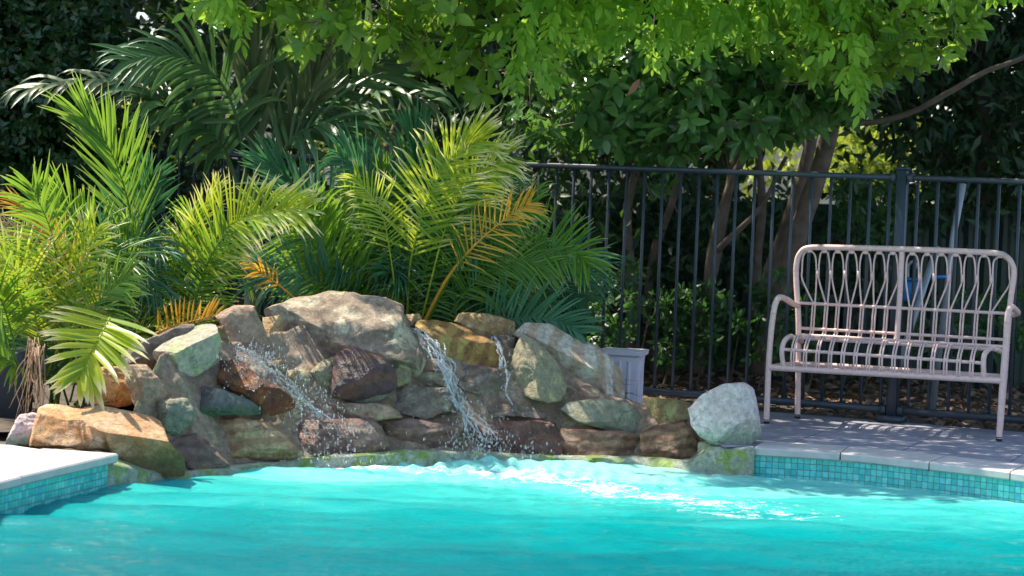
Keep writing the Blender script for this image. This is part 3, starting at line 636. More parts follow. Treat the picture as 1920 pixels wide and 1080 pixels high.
# ------------------------------------------------------------------ pool fence
M_fence = plain('fence_paint', (.022, .035, .05), .38, var=.12, nscale=30)
fo_ = empty('pool_fence', fpt(0)); tag(fo_, 'dark blue-grey tubular metal pool fence running behind the palms and the bench', 'fence')
AX = np.array([FD, FN, [0, 0, 1]])
SP = .0985; S0, S1 = -4.6, 1.75
pickets = [(-SP * (i + .62)) for i in range(23)] + [-2.52 - SP * (i + .62) for i in range(20)] + [SP * (i + .78) for i in range(16)]
for s in pickets:
    mb = MB(); box(mb, fpt(s, .605), (.0068, .0068, .55), AX, .002); mb.build('picket', M_fence, fo_)
for a, b_ in ((-2.52 + .03, -.03), (-4.9, -2.52 - .03), (.03, 1.75)):
    for z, nm in ((1.165, 'top_rail'), (.055, 'bottom_rail')):
        mb = MB(); box(mb, fpt((a + b_) / 2, z), ((b_ - a) / 2, .019, .0135 if z > 1 else .017), AX, .004)
        for e in (a + .012, b_ - .012): box(mb, fpt(e, z, -.0), (.014, .024, .02), AX, .003)
        mb.build(nm, M_fence, fo_)
for s in (0, -2.52):
    mb = MB(); box(mb, fpt(s, .60), (.025, .025, .60), AX, .004); pst = mb.build('post', M_fence, fo_)
    mb = MB(); box(mb, fpt(s, 1.208), (.029, .029, .008), AX, .006); mb.build('post_cap', M_fence, pst)
    mb = MB(); box(mb, fpt(s, .012), (.062, .055, .018), AX, .006); mb.build('base_plate', M_fence, pst)

# ------------------------------------------------------------------ rattan bench
M_rat = plain('rattan_wrap', (.70, .49, .44), .5, var=.1, nscale=60)
M_foot = plain('rubber_foot', (.02, .02, .022), .6)
BA = ptz(1437, 793, 0); BB = ptz(1873, 826, 0); bw = np.linalg.norm(BB - BA); bx_ = (BB - BA) / bw; by_ = np.array([-bx_[1], bx_[0], 0])
if by_[1] < 0: by_ = -by_
def _yl(v): return v if v < .38 else .38 + (v - .38) * .42
def BP(px, py, yl):
    yl = _yl(yl)
    d = ray(px, py); t = ((BA - CAM) @ by_ + yl) / (d @ by_); return CAM + d * t
bench = empty('garden_bench', (BA + BB) / 2); tag(bench, 'pale pink rattan two-seat bench with looped back standing on the grey paving', 'bench')
def wtube(name, pts, r, parent=bench, wrap=True, mat=M_rat, k=10, step=.004):
    P = np.array(pts, float); ln = np.linalg.norm(np.diff(P, axis=0), axis=1).sum(); n = max(6, int(ln / step)); Q = spline(P, n)
    rr = r * (1 + (.055 * np.where(np.arange(n) % 2, 1, -1) if wrap else 0)); mb = MB(); tube(mb, Q, rr, k); return mb.build(name, mat, parent)
RF = .0138
Bz = BA[2]
ll = [BP(1437, 791, 0), BP(1441, 690, 0), BP(1446, 620, 0), BP(1450, 588, 0)]
lr = [BP(1873, 824, 0), BP(1880, 714, 0), BP(1886, 640, 0), BP(1888, 606, 0)]
legs = [ll, lr]
rl = BA + bx_ * .037 + by_ * .383; rr_ = BP(1880, 700, .37); rr_[2] = 0
backL = [BP(1497, 690, .395), BP(1497, 600, .44), BP(1493, 525, .50), BP(1494, 492, .52), BP(1501, 474, .53), BP(1516, 465, .53)]
backR = [BP(1868, 475, .53), BP(1886, 481, .53), BP(1897, 494, .53), BP(1901, 516, .52), BP(1893, 580, .46), BP(1884, 700, .395)]
legs.append([rl + [0, 0, .005], backL[0] - np.array([0, 0, 0])]); legs.append([rr_ + [0, 0, .005], backR[-1]])
for q in legs:
    lg = wtube('leg', q, RF); f0 = np.array(q[0]); mb = MB(); tube(mb, [f0 + [0, 0, -.006], f0 + [0, 0, .012]], RF * 1.02, 12); mb.build('foot_cap', M_foot, lg)
wtube('armrest', [BP(1450, 588, 0), BP(1454, 569, .01), BP(1461, 558, .04), BP(1472, 560, .14), BP(1484, 568, .27), BP(1496, 573, .42)], RF)
wtube('armrest', [BP(1888, 606, 0), BP(1891, 585, .01), BP(1896, 576, .05), BP(1903, 580, .17), BP(1908, 587, .30), BP(1899, 590, .44)], RF)
wtube('back_frame', backL + [BP(1560, 464, .54), BP(1690, 467, .55), BP(1800, 471, .54)] + backR, RF)
wtube('center_post', [BP(1691, 472, .545), BP(1688, 540, .50), BP(1684, 600, .455), BP(1682, 642, .40)], RF * .95)
fr0, fr1 = BP(1443, 689, 0), BP(1880, 714, 0)
wtube('seat_frame', [fr0, (fr0 + fr1) / 2, fr1], RF * 1.05)
sb0, sb1 = backL[0].copy(), backR[-1].copy(); sb0[2] = sb1[2] = fr0[2]
wtube('seat_frame', [fr0, sb0], RF); wtube('seat_frame', [fr1, sb1], RF); wtube('seat_frame', [sb0, sb1], RF)
wtube('seat_end', [BP(1470, 692, 0), BP(1466, 662, -.01), BP(1470, 641, .01), BP(1482, 631, .08), BP(1494, 636, .22), BP(1503, 640, .39)], RF * .85)
wtube('seat_end', [BP(1845, 712, 0), BP(1844, 680, -.01), BP(1847, 663, .01), BP(1858, 653, .08), BP(1872, 657, .22), BP(1880, 660, .39)], RF * .85)
for a, b_ in ((BP(1482, 633, .09), BP(1872, 656, .09)), (BP(1468, 655, -.008), BP(1846, 681, -.008)), (BP(1497, 615, .437), BP(1886, 637, .437)), (BP(1499, 568, .475), BP(1892, 588, .475)), (BP(1500, 628, .25), BP(1880, 650, .25))):
    wtube('cross_rail', [a, (a + b_) / 2, b_], .0078, step=.005)
xl = lambda p: (p - BA) @ bx_
X0, X1 = xl(BP(1487, 690, 0)), xl(BP(1822, 712, 0))
def bpt(x, yl, z): return BA + bx_ * x + by_ * _yl(yl) + np.array([0, 0, z])
zr2 = BP(1600, 664, -.008)[2]; zr1 = BP(1600, 640, .09)[2]; zrB = BP(1600, 621, .437)[2]; zrA = BP(1600, 573, .475)[2]; zf = BP(1600, 697, 0)[2]
def strand(pts, name='strand', r=.0042, n=None):
    P = spline(pts, n or max(8, len(pts) * 6)); mb = MB(); tube(mb, P, r, 6); return mb
backpx = [1380 + v / 2 for v in (293, 340, 383, 428, 474, 520, 565, 609, 655, 703, 750, 800, 850, 903, 955)]
XB = [xl(BP(p_, 572 + (p_ - 1600) * .05, .475)) for p_ in backpx]
for i in range(15):
    xf = X0 + (X1 - X0) * i / 14; xb_ = XB[i]; mb = MB(); lx = lambda yl: xf + (xb_ - xf) * min(1, max(0, yl / .40))
    for o_ in (-.0062, .0062):
        q_ = [(-.006, zf), (-.018, (zf + zr2) / 2), (-.014, zr2 + .004), (.02, (zr1 + zr2) / 2 + .018), (.09, zr1 + .012), (.25, zr1 - .012), (.38, zr1 + .0), (.435, zrB)]
        if i != 7: q_ += [(.45, (zrA + zrB) / 2), (.472, zrA)]
        tube(mb, spline([bpt(lx(a_) + o_, a_, b_) for a_, b_ in q_], 60), .0046, 6)
    for z, yl in ((zrA, .472), (zrB, .437), (zr1 + .004, .09), (zr2, -.012)):
        if i == 7 and z == zrA: continue
        tube(mb, [bpt(lx(yl) - .011, yl, z), bpt(lx(yl) + .011, yl, z)], .0098, 8)
    mb.build('seat_strand', M_rat, bench)
def r3(x, y=0): return 1380 + x / 2
pinL = [r3(v) for v in (243, 306, 356, 408, 459, 511, 563, 612)]; pinR = [r3(v) for v in (633, 690, 744, 798, 850, 903, 958, 1030)]
for side in (0, 1):
    pin = pinL if side == 0 else pinR
    for k in range(7):
        i = k if side == 0 else k + 8
        b0 = bpt(XB[i], .472, zrA); pb = backpx[i]
        xa, xb = pin[k], pin[k + 1]; xm = (xa + xb) / 2
        yp = 514 + (xm - 1497) * .032; yt = 471 + (xm - 1497) * .028; g = 2.3; ya = 568 + (pb - 1505) * .0507
        hh = [(pb - 1.5, ya), (pb * .5 + xa * .5, (ya + yp) / 2 + 4), (xa + g, yp + 8), (xa + g, yp - 8), (xa + g + .4, yt + 22), (xa + g + 2.4, yt + 8), (xm - 5, yt + .6), (xm + 5, yt + .6), (xb - g - 2.4, yt + 8), (xb - g - .4, yt + 22), (xb - g, yp - 8), (xb - g, yp + 8), (pb * .5 + xb * .5, (ya + yp) / 2 + 4), (pb + 1.5, ya)]
        P = [BP(x_, y_, .472 + .07 * (ya - y_) / 100) for x_, y_ in hh]
        mb = MB(); tube(mb, spline(P, 70), .0044, 6)
        tube(mb, [BP(xm - 5, yt - 1, .53), BP(xm + 5, yt - 1, .53)], .0085, 8)
        if k < 6: tube(mb, [BP(xb, yp - 9, .507), BP(xb - .6, yp + 7, .50)], .0088, 8)
        mb.build('back_loop', M_rat, bench)

# ------------------------------------------------------------------ planter and things behind the fence
M_pot = plain('planter_plastic', (.66, .62, .70), .5, var=.05)
pc = at(1168, 700, 11.75); pc[2] = 0; pa = np.array([[.97, -.24, 0], [.24, .97, 0], [0, 0, 1]])
pot = empty('planter', pc); tag(pot, 'tall square lilac-white planter with a moulded rim between the rocks and the fence', 'planter')
ztop = at(1168, 655, 11.75)[2]
mb = MB()
def frust(mb, c, z0, z1, h0, h1, ax):
    V = [np.array([sx * h * 1.0, sy * h, z]) @ ax + c for z, h in ((z0, h0), (z1, h1)) for sx, sy in ((-1, -1), (1, -1), (1, 1), (-1, 1))]
    mb.add(V, [np.array([(0, 1, 5, 4), (1, 2, 6, 5), (2, 3, 7, 6), (3, 0, 4, 7)]), np.array([(3, 2, 1, 0), (4, 5, 6, 7)])])
frust(mb, pc, 0, ztop - .03, .072, .088, pa)
for f_ in (0, 1, 2, 3):
    aa = np.array([[cos(f_ * pi / 2), sin(f_ * pi / 2), 0], [-sin(f_ * pi / 2), cos(f_ * pi / 2), 0], [0, 0, 1]]) @ pa
    for xx in (-.045, 0, .045): box(mb, pc + np.array([xx, -.086, ztop * .45]) @ aa, (.006, .006, ztop * .38), aa, .002)
mb.build('body', M_pot, pot, smooth=False)
mb = MB(); frust(mb, pc, ztop - .032, ztop - .022, .088, .1, pa); frust(mb, pc, ztop - .0219, ztop, .101, .103, pa); mb.build('rim', M_pot, pot, smooth=False)
M_pole = plain('pole_metal', (.28, .31, .35), .35, var=.1, metal=.2)
def pole(P, r, label):
    mb = MB(); tube(mb, P, r, 12); tag(mb.build('metal_pole', M_pole), label, 'pole')
def ground_at(px, py, Y):
    p = at(px, py, Y); p[2] = -.02; return p
pole([at(1806, 345, 12.5), at(1788, 440, 12.45), ground_at(1750, 700, 12.4)], .017, 'thick grey pole leaning behind the fence above the right half of the bench')
pole([at(1757, 462, 12.1), at(1712, 600, 12.05), ground_at(1655, 770, 12.0)], .017, 'slanting pale grey pole behind the bench, beside the blue box')
M_blue = plain('blue_plastic', (.01, .20, .55), .35, var=.1)
bb_ = at(1712, 545, 12.2); e = empty('hanging_box', bb_); tag(e, 'bright blue plastic box with a grey hooked handle behind the bench back', 'box')
mb = MB(); box(mb, bb_, (.042, .05, .055), AX, .012); box(mb, bb_ + [0, 0, .056], (.048, .056, .006), AX, .004); mb.build('body', M_blue, e)
mb = MB(); tube(mb, spline([bb_ + [-.03, 0, .06], bb_ + [-.03, 0, .12], bb_ + [-.005, 0, .145], bb_ + [.02, 0, .11]], 20), .008, 8); mb.build('handle', M_pole, e)
mb = MB(); P = [at(1742, 520, 12.25), at(1775, 519, 12.25)]; tube(mb, P, .009, 8); mb.build('crossbar', M_blue, e)

# ------------------------------------------------------------------ boundary fences far behind
M_steel = plain('green_steel_sheet', (.012, .032, .022), .5, var=.2)
mb = MB(); X_ = np.arange(-6.5, 7, .0125); pr = np.clip(np.sin(X_ * 2 * pi / .10) * 1.6, -1, 1) * .012; ztp = 1.02
V = []
for z in (-.03, ztp): V += [(x, 14.6 - .30 * x * .25 + d, z) for x, d in zip(X_, pr)]
for z in (ztp, -.03): V += [(x, 14.62 - .30 * x * .25 + d, z) for x, d in zip(X_, pr)]
n = len(X_); F = []
for r_ in range(3):
    j = np.arange(n - 1); F.append(np.stack([r_ * n + j, r_ * n + j + 1, (r_ + 1) * n + j + 1, (r_ + 1) * n + j], 1))
mb.add(V, F); tag(mb.build('boundary_fence', M_steel, smooth=False), 'low dark green ribbed steel fence in the shade behind the trees', 'fence')
M_cream = plain('cream_board', (.85, .74, .56), .8, var=.15, nscale=4)  # raised colour stands in for sunlight on boards that face away from it
mb = MB()
for i in range(26): box(mb, np.array([-2.2 + i * .2, 19.0 + .004 * (i % 2), 1.0]), (.094, .012, 1.03), None, .004)
tag(mb.build('board_fence', M_cream, smooth=False), 'sunlit-toned cream board fence glimpsed through gaps between the tree trunks', 'fence')
M_dark = plain('dark_render', (.035, .04, .05), .7)
mb = MB(); a = at(-60, 700, 10.9); box(mb, np.array([-2.75, 10.35, .12]), (.72, .12, .16), None, .01); tag(mb.build('garden_wall', M_dark), 'low dark grey wall at the far left behind the whitish stone', 'wall')

# ------------------------------------------------------------------ palms
PG = leafmat('palm_green', (.05, .15, .018), (.13, .29, .03), .33, .45, tips=(.86, .96, (.45, .40, .22)), trc=(.42, .62, .04))
PB = leafmat('palm_blue_green', (.03, .12, .06), (.06, .19, .09), .35, .32, tips=(.93, .99, (.30, .25, .15)), trc=(.12, .38, .09))
PY = leafmat('palm_yellow_green', (.16, .30, .02), (.42, .48, .035), .35, .45, tips=(.60, .84, (.62, .56, .32), .90, (.55, .45, .34)), trc=(.75, .80, .05))
PO = leafmat('palm_orange', (.55, .27, .02), (.62, .38, .04), .45, .4, tips=(.70, .95, (.42, .27, .15)), trc=(.85, .45, .04))
PR = leafmat('palm_dry_brown', (.28, .17, .10), (.45, .30, .18), .7, .25, trc=(.5, .3, .15))
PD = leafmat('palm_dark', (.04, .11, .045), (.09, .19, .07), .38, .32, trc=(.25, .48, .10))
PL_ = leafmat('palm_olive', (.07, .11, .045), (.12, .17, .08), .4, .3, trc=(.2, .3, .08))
PM = {'g': PG, 'b': PB, 'y': PY, 'o': PO, 'r': PR, 'd': PD, 'l': PL_}
def frond(parent, ctrl, kind, Lm=.30, n=30, face=.8, wid=.020, a0=62, a1=24, droop=.35, lift=.15, frac=.25, sides=(1, 1), curl=0.0, seed=0, rr=.0055, world=False, label=None, prof=.8):
    r = np.random.default_rng(seed + 101); P = np.array(ctrl, float) if world else np.array([at(*c) for c in ctrl])
    K = 40; n = int(n * 1.25); wid = wid * .52; lift = lift + .12 * r.uniform(-1, 1.6); R_ = spline(P, K); T = nrm(np.gradient(R_, axis=0)); s_ = np.linspace(0, 1, K)
    mb = MB(); tube(mb, R_, rr * (1.05 - .85 * s_), 6, rnd=.7)
    up = np.array([0, 0, 1.0]); fr = np.array([0, -1.0, 0]); K2 = 6
    for sd in (-1, 1):
        f_ = sides[0] if sd < 0 else sides[1]
        if f_ <= 0: continue
        for i in range(n):
            s = frac + (1 - frac) * (i + .5 + .25 * r.normal()) / n; s = min(max(s, .02), .999)
            u = max(0.0, (s - frac) / (1 - frac)); p = np.array([np.interp(s, s_, R_[:, k]) for k in range(3)]); t = nrm(np.array([np.interp(s, s_, T[:, k]) for k in range(3)]))
            N0 = up * (1 - abs(face)) + fr * face; N0 = nrm(N0 - t * (N0 @ t)); S = np.cross(t, N0)
            a = radians(a0 + (a1 - a0) * u ** 1.1 + r.normal() * 6); d = t * cos(a) + S * sd * sin(a) + N0 * (lift + r.normal() * .13); d = nrm(d)
            Ln = Lm * f_ * ((.55 + .45 * max(0., sin(pi * min(1, u * 1.05 + .12) ** prof))) if u < .75 else (1.0 - .55 * (u - .75) / .25) * .98) * r.uniform(.88, 1.08)
            g = droop * r.uniform(.3, 2.3); nn = nrm(N0 - d * (N0 @ d)); q = p.copy(); V = []; tt = []
            cw = r.normal(size=3) * .5
            for k in range(K2 + 1):
                x = k / K2; w_ = wid * (.45 + .75 * max(0., sin(pi * min(1, .12 + x * .62)))) * (1 - x ** 3.5) * .5 + .0004
                nn = nrm(nn - d * (nn @ d)); cr = np.cross(d, nn)
                V += [q - cr * w_ + nn * w_ * .45, q, q + cr * w_ + nn * w_ * .45]; tt += [x] * 3
                st = Ln / K2; q = q + d * st; d = d + np.array([0, 0, -1]) * g * (.10 + .28 * x)
                if curl and x > .55: d = d + curl * (cw + np.cross(d, cw)) * 1.1
                d = nrm(d)
            F = []
            for k in range(K2):
                for j in (0, 1): F.append((k * 3 + j, k * 3 + j + 1, k * 3 + j + 4, k * 3 + j + 3))
            mb.add(V, np.array(F), r.random(), np.array(tt))
    o = mb.build('frond', PM[kind], parent)
    if label: o['label'] = label
    return o

def palm(loc, label, group=None):
    e = empty('palm', loc); tag(e, label, 'palm', group); return e
def canes(parent, pts, r=.011, mat=None):
    for P in pts:
        mb = MB(); tube(mb, spline([np.array(p) for p in P], 14), np.linspace(r, r * .55, 14), 8); mb.build('cane', mat or PG, parent)
def filler(parent, base, n, kinds, seed, zr=(.6, 1.1), spread=1.0, az=(0, 2 * pi), L=.26, wid=.017, curl=0):
    r = np.random.default_rng(seed)
    for i in range(n):
        a = r.uniform(*az); h = r.uniform(*zr); sp_ = r.uniform(.25, .75) * spread; d = np.array([cos(a), sin(a) * .5, 0]); b0 = np.array(base) + np.array([r.normal() * .10, r.normal() * .08, 0])
        P = [b0, b0 + d * sp_ * .25 + [0, 0, h * .55], b0 + d * sp_ * .65 + [0, 0, h * .95], b0 + d * sp_ * 1.15 + [0, 0, h * r.uniform(.75, 1.05)]]
        frond(parent, P, kinds[i % len(kinds)], L * r.uniform(.8, 1.15), 26, r.uniform(.35, .9), wid, world=True, seed=seed * 31 + i, droop=r.uniform(.3, .7), curl=curl)

# centre clump
cb = at(790, 600, 11.55); cb[2] = .1
pc_ = palm(cb, 'bushy golden cane palm behind the biggest boulder with one orange leaf')
frond(pc_, [(700, 600, 11.5), (650, 500, 11.5), (590, 400, 11.5), (500, 300, 11.4)], 'b', .38, 34, .9, .024, a0=50, a1=12, sides=(.9, .9), frac=.2, seed=1, droop=.15)
frond(pc_, [(700, 590, 11.35), (650, 520, 11.25), (560, 440, 11.1), (470, 405, 11.0)], 'g', .30, 34, .85, .020, sides=(1, 1), frac=.12, seed=2, droop=.3, a0=66)
frond(pc_, [(690, 600, 11.5), (690, 500, 11.5), (700, 400, 11.45), (735, 330, 11.4)], 'g', .26, 32, .8, .013, seed=3, frac=.2)
frond(pc_, [(763, 600, 11.3), (770, 490, 11.25), (800, 380, 11.2), (850, 290, 11.15), (905, 262, 11.1)], 'y', .30, 40, .85, .020, seed=4, frac=.28, curl=.35, droop=.25, a0=62, a1=18, label='yellow-green leaf with curled dry tips')
frond(pc_, [(770, 600, 11.5), (775, 480, 11.5), (782, 360, 11.5), (778, 250, 11.45)], 'b', .34, 34, .9, .022, a0=42, a1=10, seed=5, frac=.3, droop=.1)
frond(pc_, [(792, 610, 11.2), (840, 520, 11.15), (895, 455, 11.1), (955, 405, 11.05), (995, 380, 11.0)], 'o', .20, 18, .85, .012, seed=6, frac=.35, curl=.3, a0=55, droop=.2, label='orange dying leaf with a curled grey tip', rr=.008)
frond(pc_, [(850, 600, 11.4), (925, 508, 11.3), (1010, 462, 11.2), (1075, 470, 11.15), (1105, 500, 11.1)], 'g', .25, 34, .9, .018, seed=7, frac=.22, a0=70, a1=30, droop=.2)
frond(pc_, [(860, 610, 11.6), (960, 552, 11.6), (1045, 540, 11.55), (1100, 565, 11.5)], 'b', .22, 32, .85, .014, seed=8, frac=.2, a0=66)
frond(pc_, [(850, 625, 11.2), (945, 600, 11.15), (1030, 598, 11.1), (1090, 625, 11.05)], 'b', .26, 32, .85, .018, seed=9, frac=.2, sides=(.9, .6), a0=60, a1=30, droop=.15)
frond(pc_, [(800, 600, 11.4), (840, 470, 11.4), (890, 360, 11.3), (950, 300, 11.2)], 'g', .30, 34, .6, .013, seed=10, frac=.25, droop=.5, curl=.2)
frond(pc_, [(810, 600, 11.5), (850, 500, 11.5), (900, 400, 11.5), (960, 340, 11.45)], 'b', .28, 32, .7, .014, seed=11)
frond(pc_, [(740, 600, 11.4), (720, 520, 11.4), (680, 440, 11.35), (640, 380, 11.3)], 'g', .28, 32, .75, .014, seed=12)
frond(pc_, [(720, 600, 11.3), (640, 560, 11.2), (560, 520, 11.1), (490, 510, 11.05)], 'b', .28, 32, .75, .018, seed=13)
frond(pc_, [(745, 590, 11.25), (735, 500, 11.2), (715, 400, 11.15), (665, 330, 11.1)], 'y', .20, 20, .7, .011, seed=14, curl=.4, frac=.45)
for j_, (c_, k_, w_) in enumerate([([(800, 605, 11.3), (860, 490, 11.25), (925, 410, 11.2), (1000, 385, 11.1)], 'g', .014), ([(785, 600, 11.5), (745, 450, 11.5), (700, 345, 11.45), (640, 290, 11.4)], 'b', .018),
    ([(790, 600, 11.25), (835, 430, 11.2), (885, 335, 11.15), (945, 300, 11.1)], 'y', .016), ([(830, 610, 11.3), (880, 540, 11.25), (950, 490, 11.2), (1030, 500, 11.15)], 'g', .014), ([(700, 600, 11.3), (640, 520, 11.2), (600, 440, 11.15), (585, 380, 11.1)], 'g', .016)]):
    frond(pc_, c_, k_, .27, 36, .75, w_, seed=200 + j_, frac=.25, droop=.45, curl=.25 if k_ == 'y' else .08)
filler(pc_, cb, 22, 'bgbgybg', 21, (.35, 1.0), .85, L=.30, wid=.015)
filler(pc_, cb + np.array([.15, -.1, 0]), 12, 'ggb', 22, (.3, .8), .8, L=.26, wid=.015)
filler(pc_, cb + np.array([-.25, 0, 0]), 12, 'gbg', 23, (.3, .9), 1.0, L=.30, wid=.015)
canes(pc_, [[at(765, 610, 11.4), at(772, 480, 11.35)], [at(700, 610, 11.5), at(693, 470, 11.5)], [at(795, 615, 11.25), at(850, 505, 11.15)]])

# left clumps
lb = at(250, 640, 11.1); lb[2] = .05
pl1 = palm(lb, 'golden cane palm with tall upright leaves behind the pale green block')
frond(pl1, [(262, 640, 11.0), (258, 520, 11.0), (240, 380, 11.0), (205, 280, 10.95), (160, 222, 10.9)], 'g', .36, 30, .75, .020, a0=34, a1=10, seed=31, frac=.35, droop=.1, curl=.12)
frond(pl1, [(258, 640, 11.2), (252, 520, 11.2), (262, 400, 11.2), (285, 330, 11.15)], 'b', .30, 26, .9, .022, a0=44, a1=16, seed=32, frac=.35, droop=.1)
frond(pl1, [(300, 640, 10.9), (350, 520, 10.8), (420, 430, 10.7), (490, 398, 10.6), (570, 392, 10.55)], 'y', .27, 40, .75, .022, seed=33, frac=.3, a0=64, a1=25, droop=.3, curl=.12, label='arching yellow-green leaf with bleached tips')
frond(pl1, [(257, 640, 10.9), (256, 560, 10.85), (252, 495, 10.8), (225, 450, 10.75)], 'g', .26, 26, .7, .018, seed=34, frac=.25, a0=60, droop=.5)
frond(pl1, [(350, 620, 10.8), (372, 540, 10.75), (395, 480, 10.7), (430, 430, 10.65)], 'g', .22, 24, .95, .017, seed=35, frac=.15, a0=72, a1=40, droop=.1)
frond(pl1, [(300, 640, 11.2), (330, 520, 11.2), (375, 420, 11.15), (410, 350, 11.1)], 'y', .20, 26, .7, .014, seed=36, frac=.3, a0=40, a1=10, label='narrow leaf with a brown dry tip')
frond(pl1, [(290, 626, 10.5), (330, 610, 10.45), (370, 600, 10.4), (405, 590, 10.4)], 'o', .13, 14, .9, .018, seed=37, frac=.05, sides=(1, .15), a0=75, a1=40, droop=.05, label='short orange leaf low over the stones')
frond(pl1, [(570, 575, 11.0), (530, 540, 10.95), (495, 515, 10.9), (460, 490, 10.85)], 'o', .10, 8, .85, .014, seed=38, frac=.4, a0=45, label='small orange leaf end')
frond(pl1, [(240, 640, 11.0), (210, 540, 11.0), (165, 440, 10.95), (110, 370, 10.9)], 'g', .28, 30, .9, .022, seed=39, frac=.25, a0=50, a1=15, droop=.12)
frond(pl1, [(300, 640, 11.0), (320, 560, 11.0), (350, 480, 10.95), (360, 400, 10.9)], 'g', .24, 26, .8, .018, seed=40, a0=50)
filler(pl1, lb, 13, 'gbgyb', 41, (.3, .75), .8, L=.26)
canes(pl1, [[at(262, 650, 11.0), at(258, 500, 11.0)], [at(300, 650, 10.9), at(350, 520, 10.8)]])
l2 = at(60, 690, 10.7); l2[2] = .02
pl2 = palm(l2, 'thick golden cane palm at the left edge with orange and brown dying leaves')
frond(pl2, [(190, 700, 10.6), (160, 580, 10.6), (110, 460, 10.55), (30, 380, 10.5)], 'o', .22, 30, .6, .012, seed=51, a0=30, a1=10, droop=.4, curl=.1, label='orange brown dying leaf')
frond(pl2, [(170, 700, 10.7), (130, 600, 10.7), (80, 480, 10.65), (-10, 420, 10.6)], 'r', .20, 26, .6, .010, seed=52, a0=28, droop=.5, curl=.15, label='brown dry leaf')
frond(pl2, [(100, 700, 10.5), (110, 580, 10.5), (100, 450, 10.45), (60, 350, 10.4)], 'g', .28, 30, .8, .020, seed=53)
frond(pl2, [(60, 720, 10.4), (70, 620, 10.4), (40, 520, 10.35), (-40, 450, 10.3)], 'y', .28, 30, .7, .018, seed=54, droop=.5)
frond(pl2, [(110, 720, 10.4), (150, 640, 10.35), (190, 560, 10.3), (240, 520, 10.25)], 'g', .24, 26, .7, .016, seed=55, droop=.5)
frond(pl2, [(80, 720, 10.5), (120, 620, 10.45), (140, 520, 10.4), (180, 430, 10.35)], 'y', .24, 30, .6, .016, seed=56, droop=.5)
frond(pl2, [(40, 700, 10.3), (20, 620, 10.3), (0, 560, 10.25), (-40, 520, 10.2)], 'g', .28, 28, .7, .02, seed=57, droop=.5)
frond(pl2, [(206, 596, 9.62), (188, 630, 9.52), (168, 668, 9.45), (150, 708, 9.40)], 'y', .25, 14, .9, .048, seed=58, frac=.02, a0=72, a1=30, droop=.12, lift=.1, label='low fan of yellow-green leaflets hanging over the orange rock', prof=.7)
frond(pl2, [(90, 720, 10.2), (60, 700, 10.1), (20, 680, 10.0), (-30, 640, 9.95)], 'g', .24, 20, .5, .02, seed=59, frac=.5)
filler(pl2, l2 + np.array([.1, 0, 0]), 19, 'gygbyg', 61, (.25, .78), .8, L=.26, wid=.016)
filler(pl2, l2 + np.array([-.25, 0, 0]), 11, 'gyb', 62, (.3, .8), .8, L=.28, wid=.018)
# dry hanging threads
mb = MB(); r = np.random.default_rng(4)
for i in range(26):
    a = at(68 + r.normal() * 8, 650 + r.normal() * 10, 9.9 + r.normal() * .03); b_ = at(48 + r.normal() * 26, 765 + r.normal() * 26, 9.8 + r.normal() * .04)
    tube(mb, spline([a, (a + b_) / 2 + r.normal(size=3) * .02, b_], 8), np.linspace(.0025, .0012, 8), 4, rnd=r.random())
mb.build('dry_tassel', PR, pl2)

# tall dark palm
tb = at(478, 420, 12.6); tb[2] = .0
pt_ = palm(tb, 'tall dark king palm in the shade between the hedge and the fence')
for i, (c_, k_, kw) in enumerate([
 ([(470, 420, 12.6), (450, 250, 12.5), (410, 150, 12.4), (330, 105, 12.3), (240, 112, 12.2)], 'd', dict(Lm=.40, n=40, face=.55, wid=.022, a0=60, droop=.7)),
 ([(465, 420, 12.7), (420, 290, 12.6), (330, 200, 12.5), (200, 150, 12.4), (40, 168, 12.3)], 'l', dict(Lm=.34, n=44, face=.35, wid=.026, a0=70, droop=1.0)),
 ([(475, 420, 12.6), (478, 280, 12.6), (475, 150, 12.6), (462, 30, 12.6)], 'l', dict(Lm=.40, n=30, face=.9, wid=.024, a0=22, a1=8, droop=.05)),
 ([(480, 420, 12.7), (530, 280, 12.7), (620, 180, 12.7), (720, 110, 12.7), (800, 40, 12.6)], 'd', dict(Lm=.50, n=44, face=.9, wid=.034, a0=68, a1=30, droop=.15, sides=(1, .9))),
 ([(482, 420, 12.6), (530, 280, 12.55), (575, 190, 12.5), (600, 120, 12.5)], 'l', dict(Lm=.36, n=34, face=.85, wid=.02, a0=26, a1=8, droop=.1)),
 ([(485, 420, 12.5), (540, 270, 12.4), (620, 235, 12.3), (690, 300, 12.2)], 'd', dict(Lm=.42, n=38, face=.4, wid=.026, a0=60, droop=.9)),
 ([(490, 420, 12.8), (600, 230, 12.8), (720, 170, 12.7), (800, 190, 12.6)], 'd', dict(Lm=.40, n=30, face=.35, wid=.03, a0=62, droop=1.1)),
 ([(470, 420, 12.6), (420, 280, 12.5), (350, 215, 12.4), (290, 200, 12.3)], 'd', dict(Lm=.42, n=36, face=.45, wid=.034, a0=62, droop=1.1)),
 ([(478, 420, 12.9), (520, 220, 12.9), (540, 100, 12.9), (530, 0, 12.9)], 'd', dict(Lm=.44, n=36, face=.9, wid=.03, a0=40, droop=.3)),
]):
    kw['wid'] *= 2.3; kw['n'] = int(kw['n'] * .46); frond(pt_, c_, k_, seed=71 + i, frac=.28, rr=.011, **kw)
mb = MB(); tube(mb, spline([tb, at(478, 420, 12.6), at(474, 330, 12.6)], 12), np.linspace(.05, .025, 12), 12); mb.build('trunk', plain('palm_trunk', (.12, .15, .07), .6, var=.3), pt_)
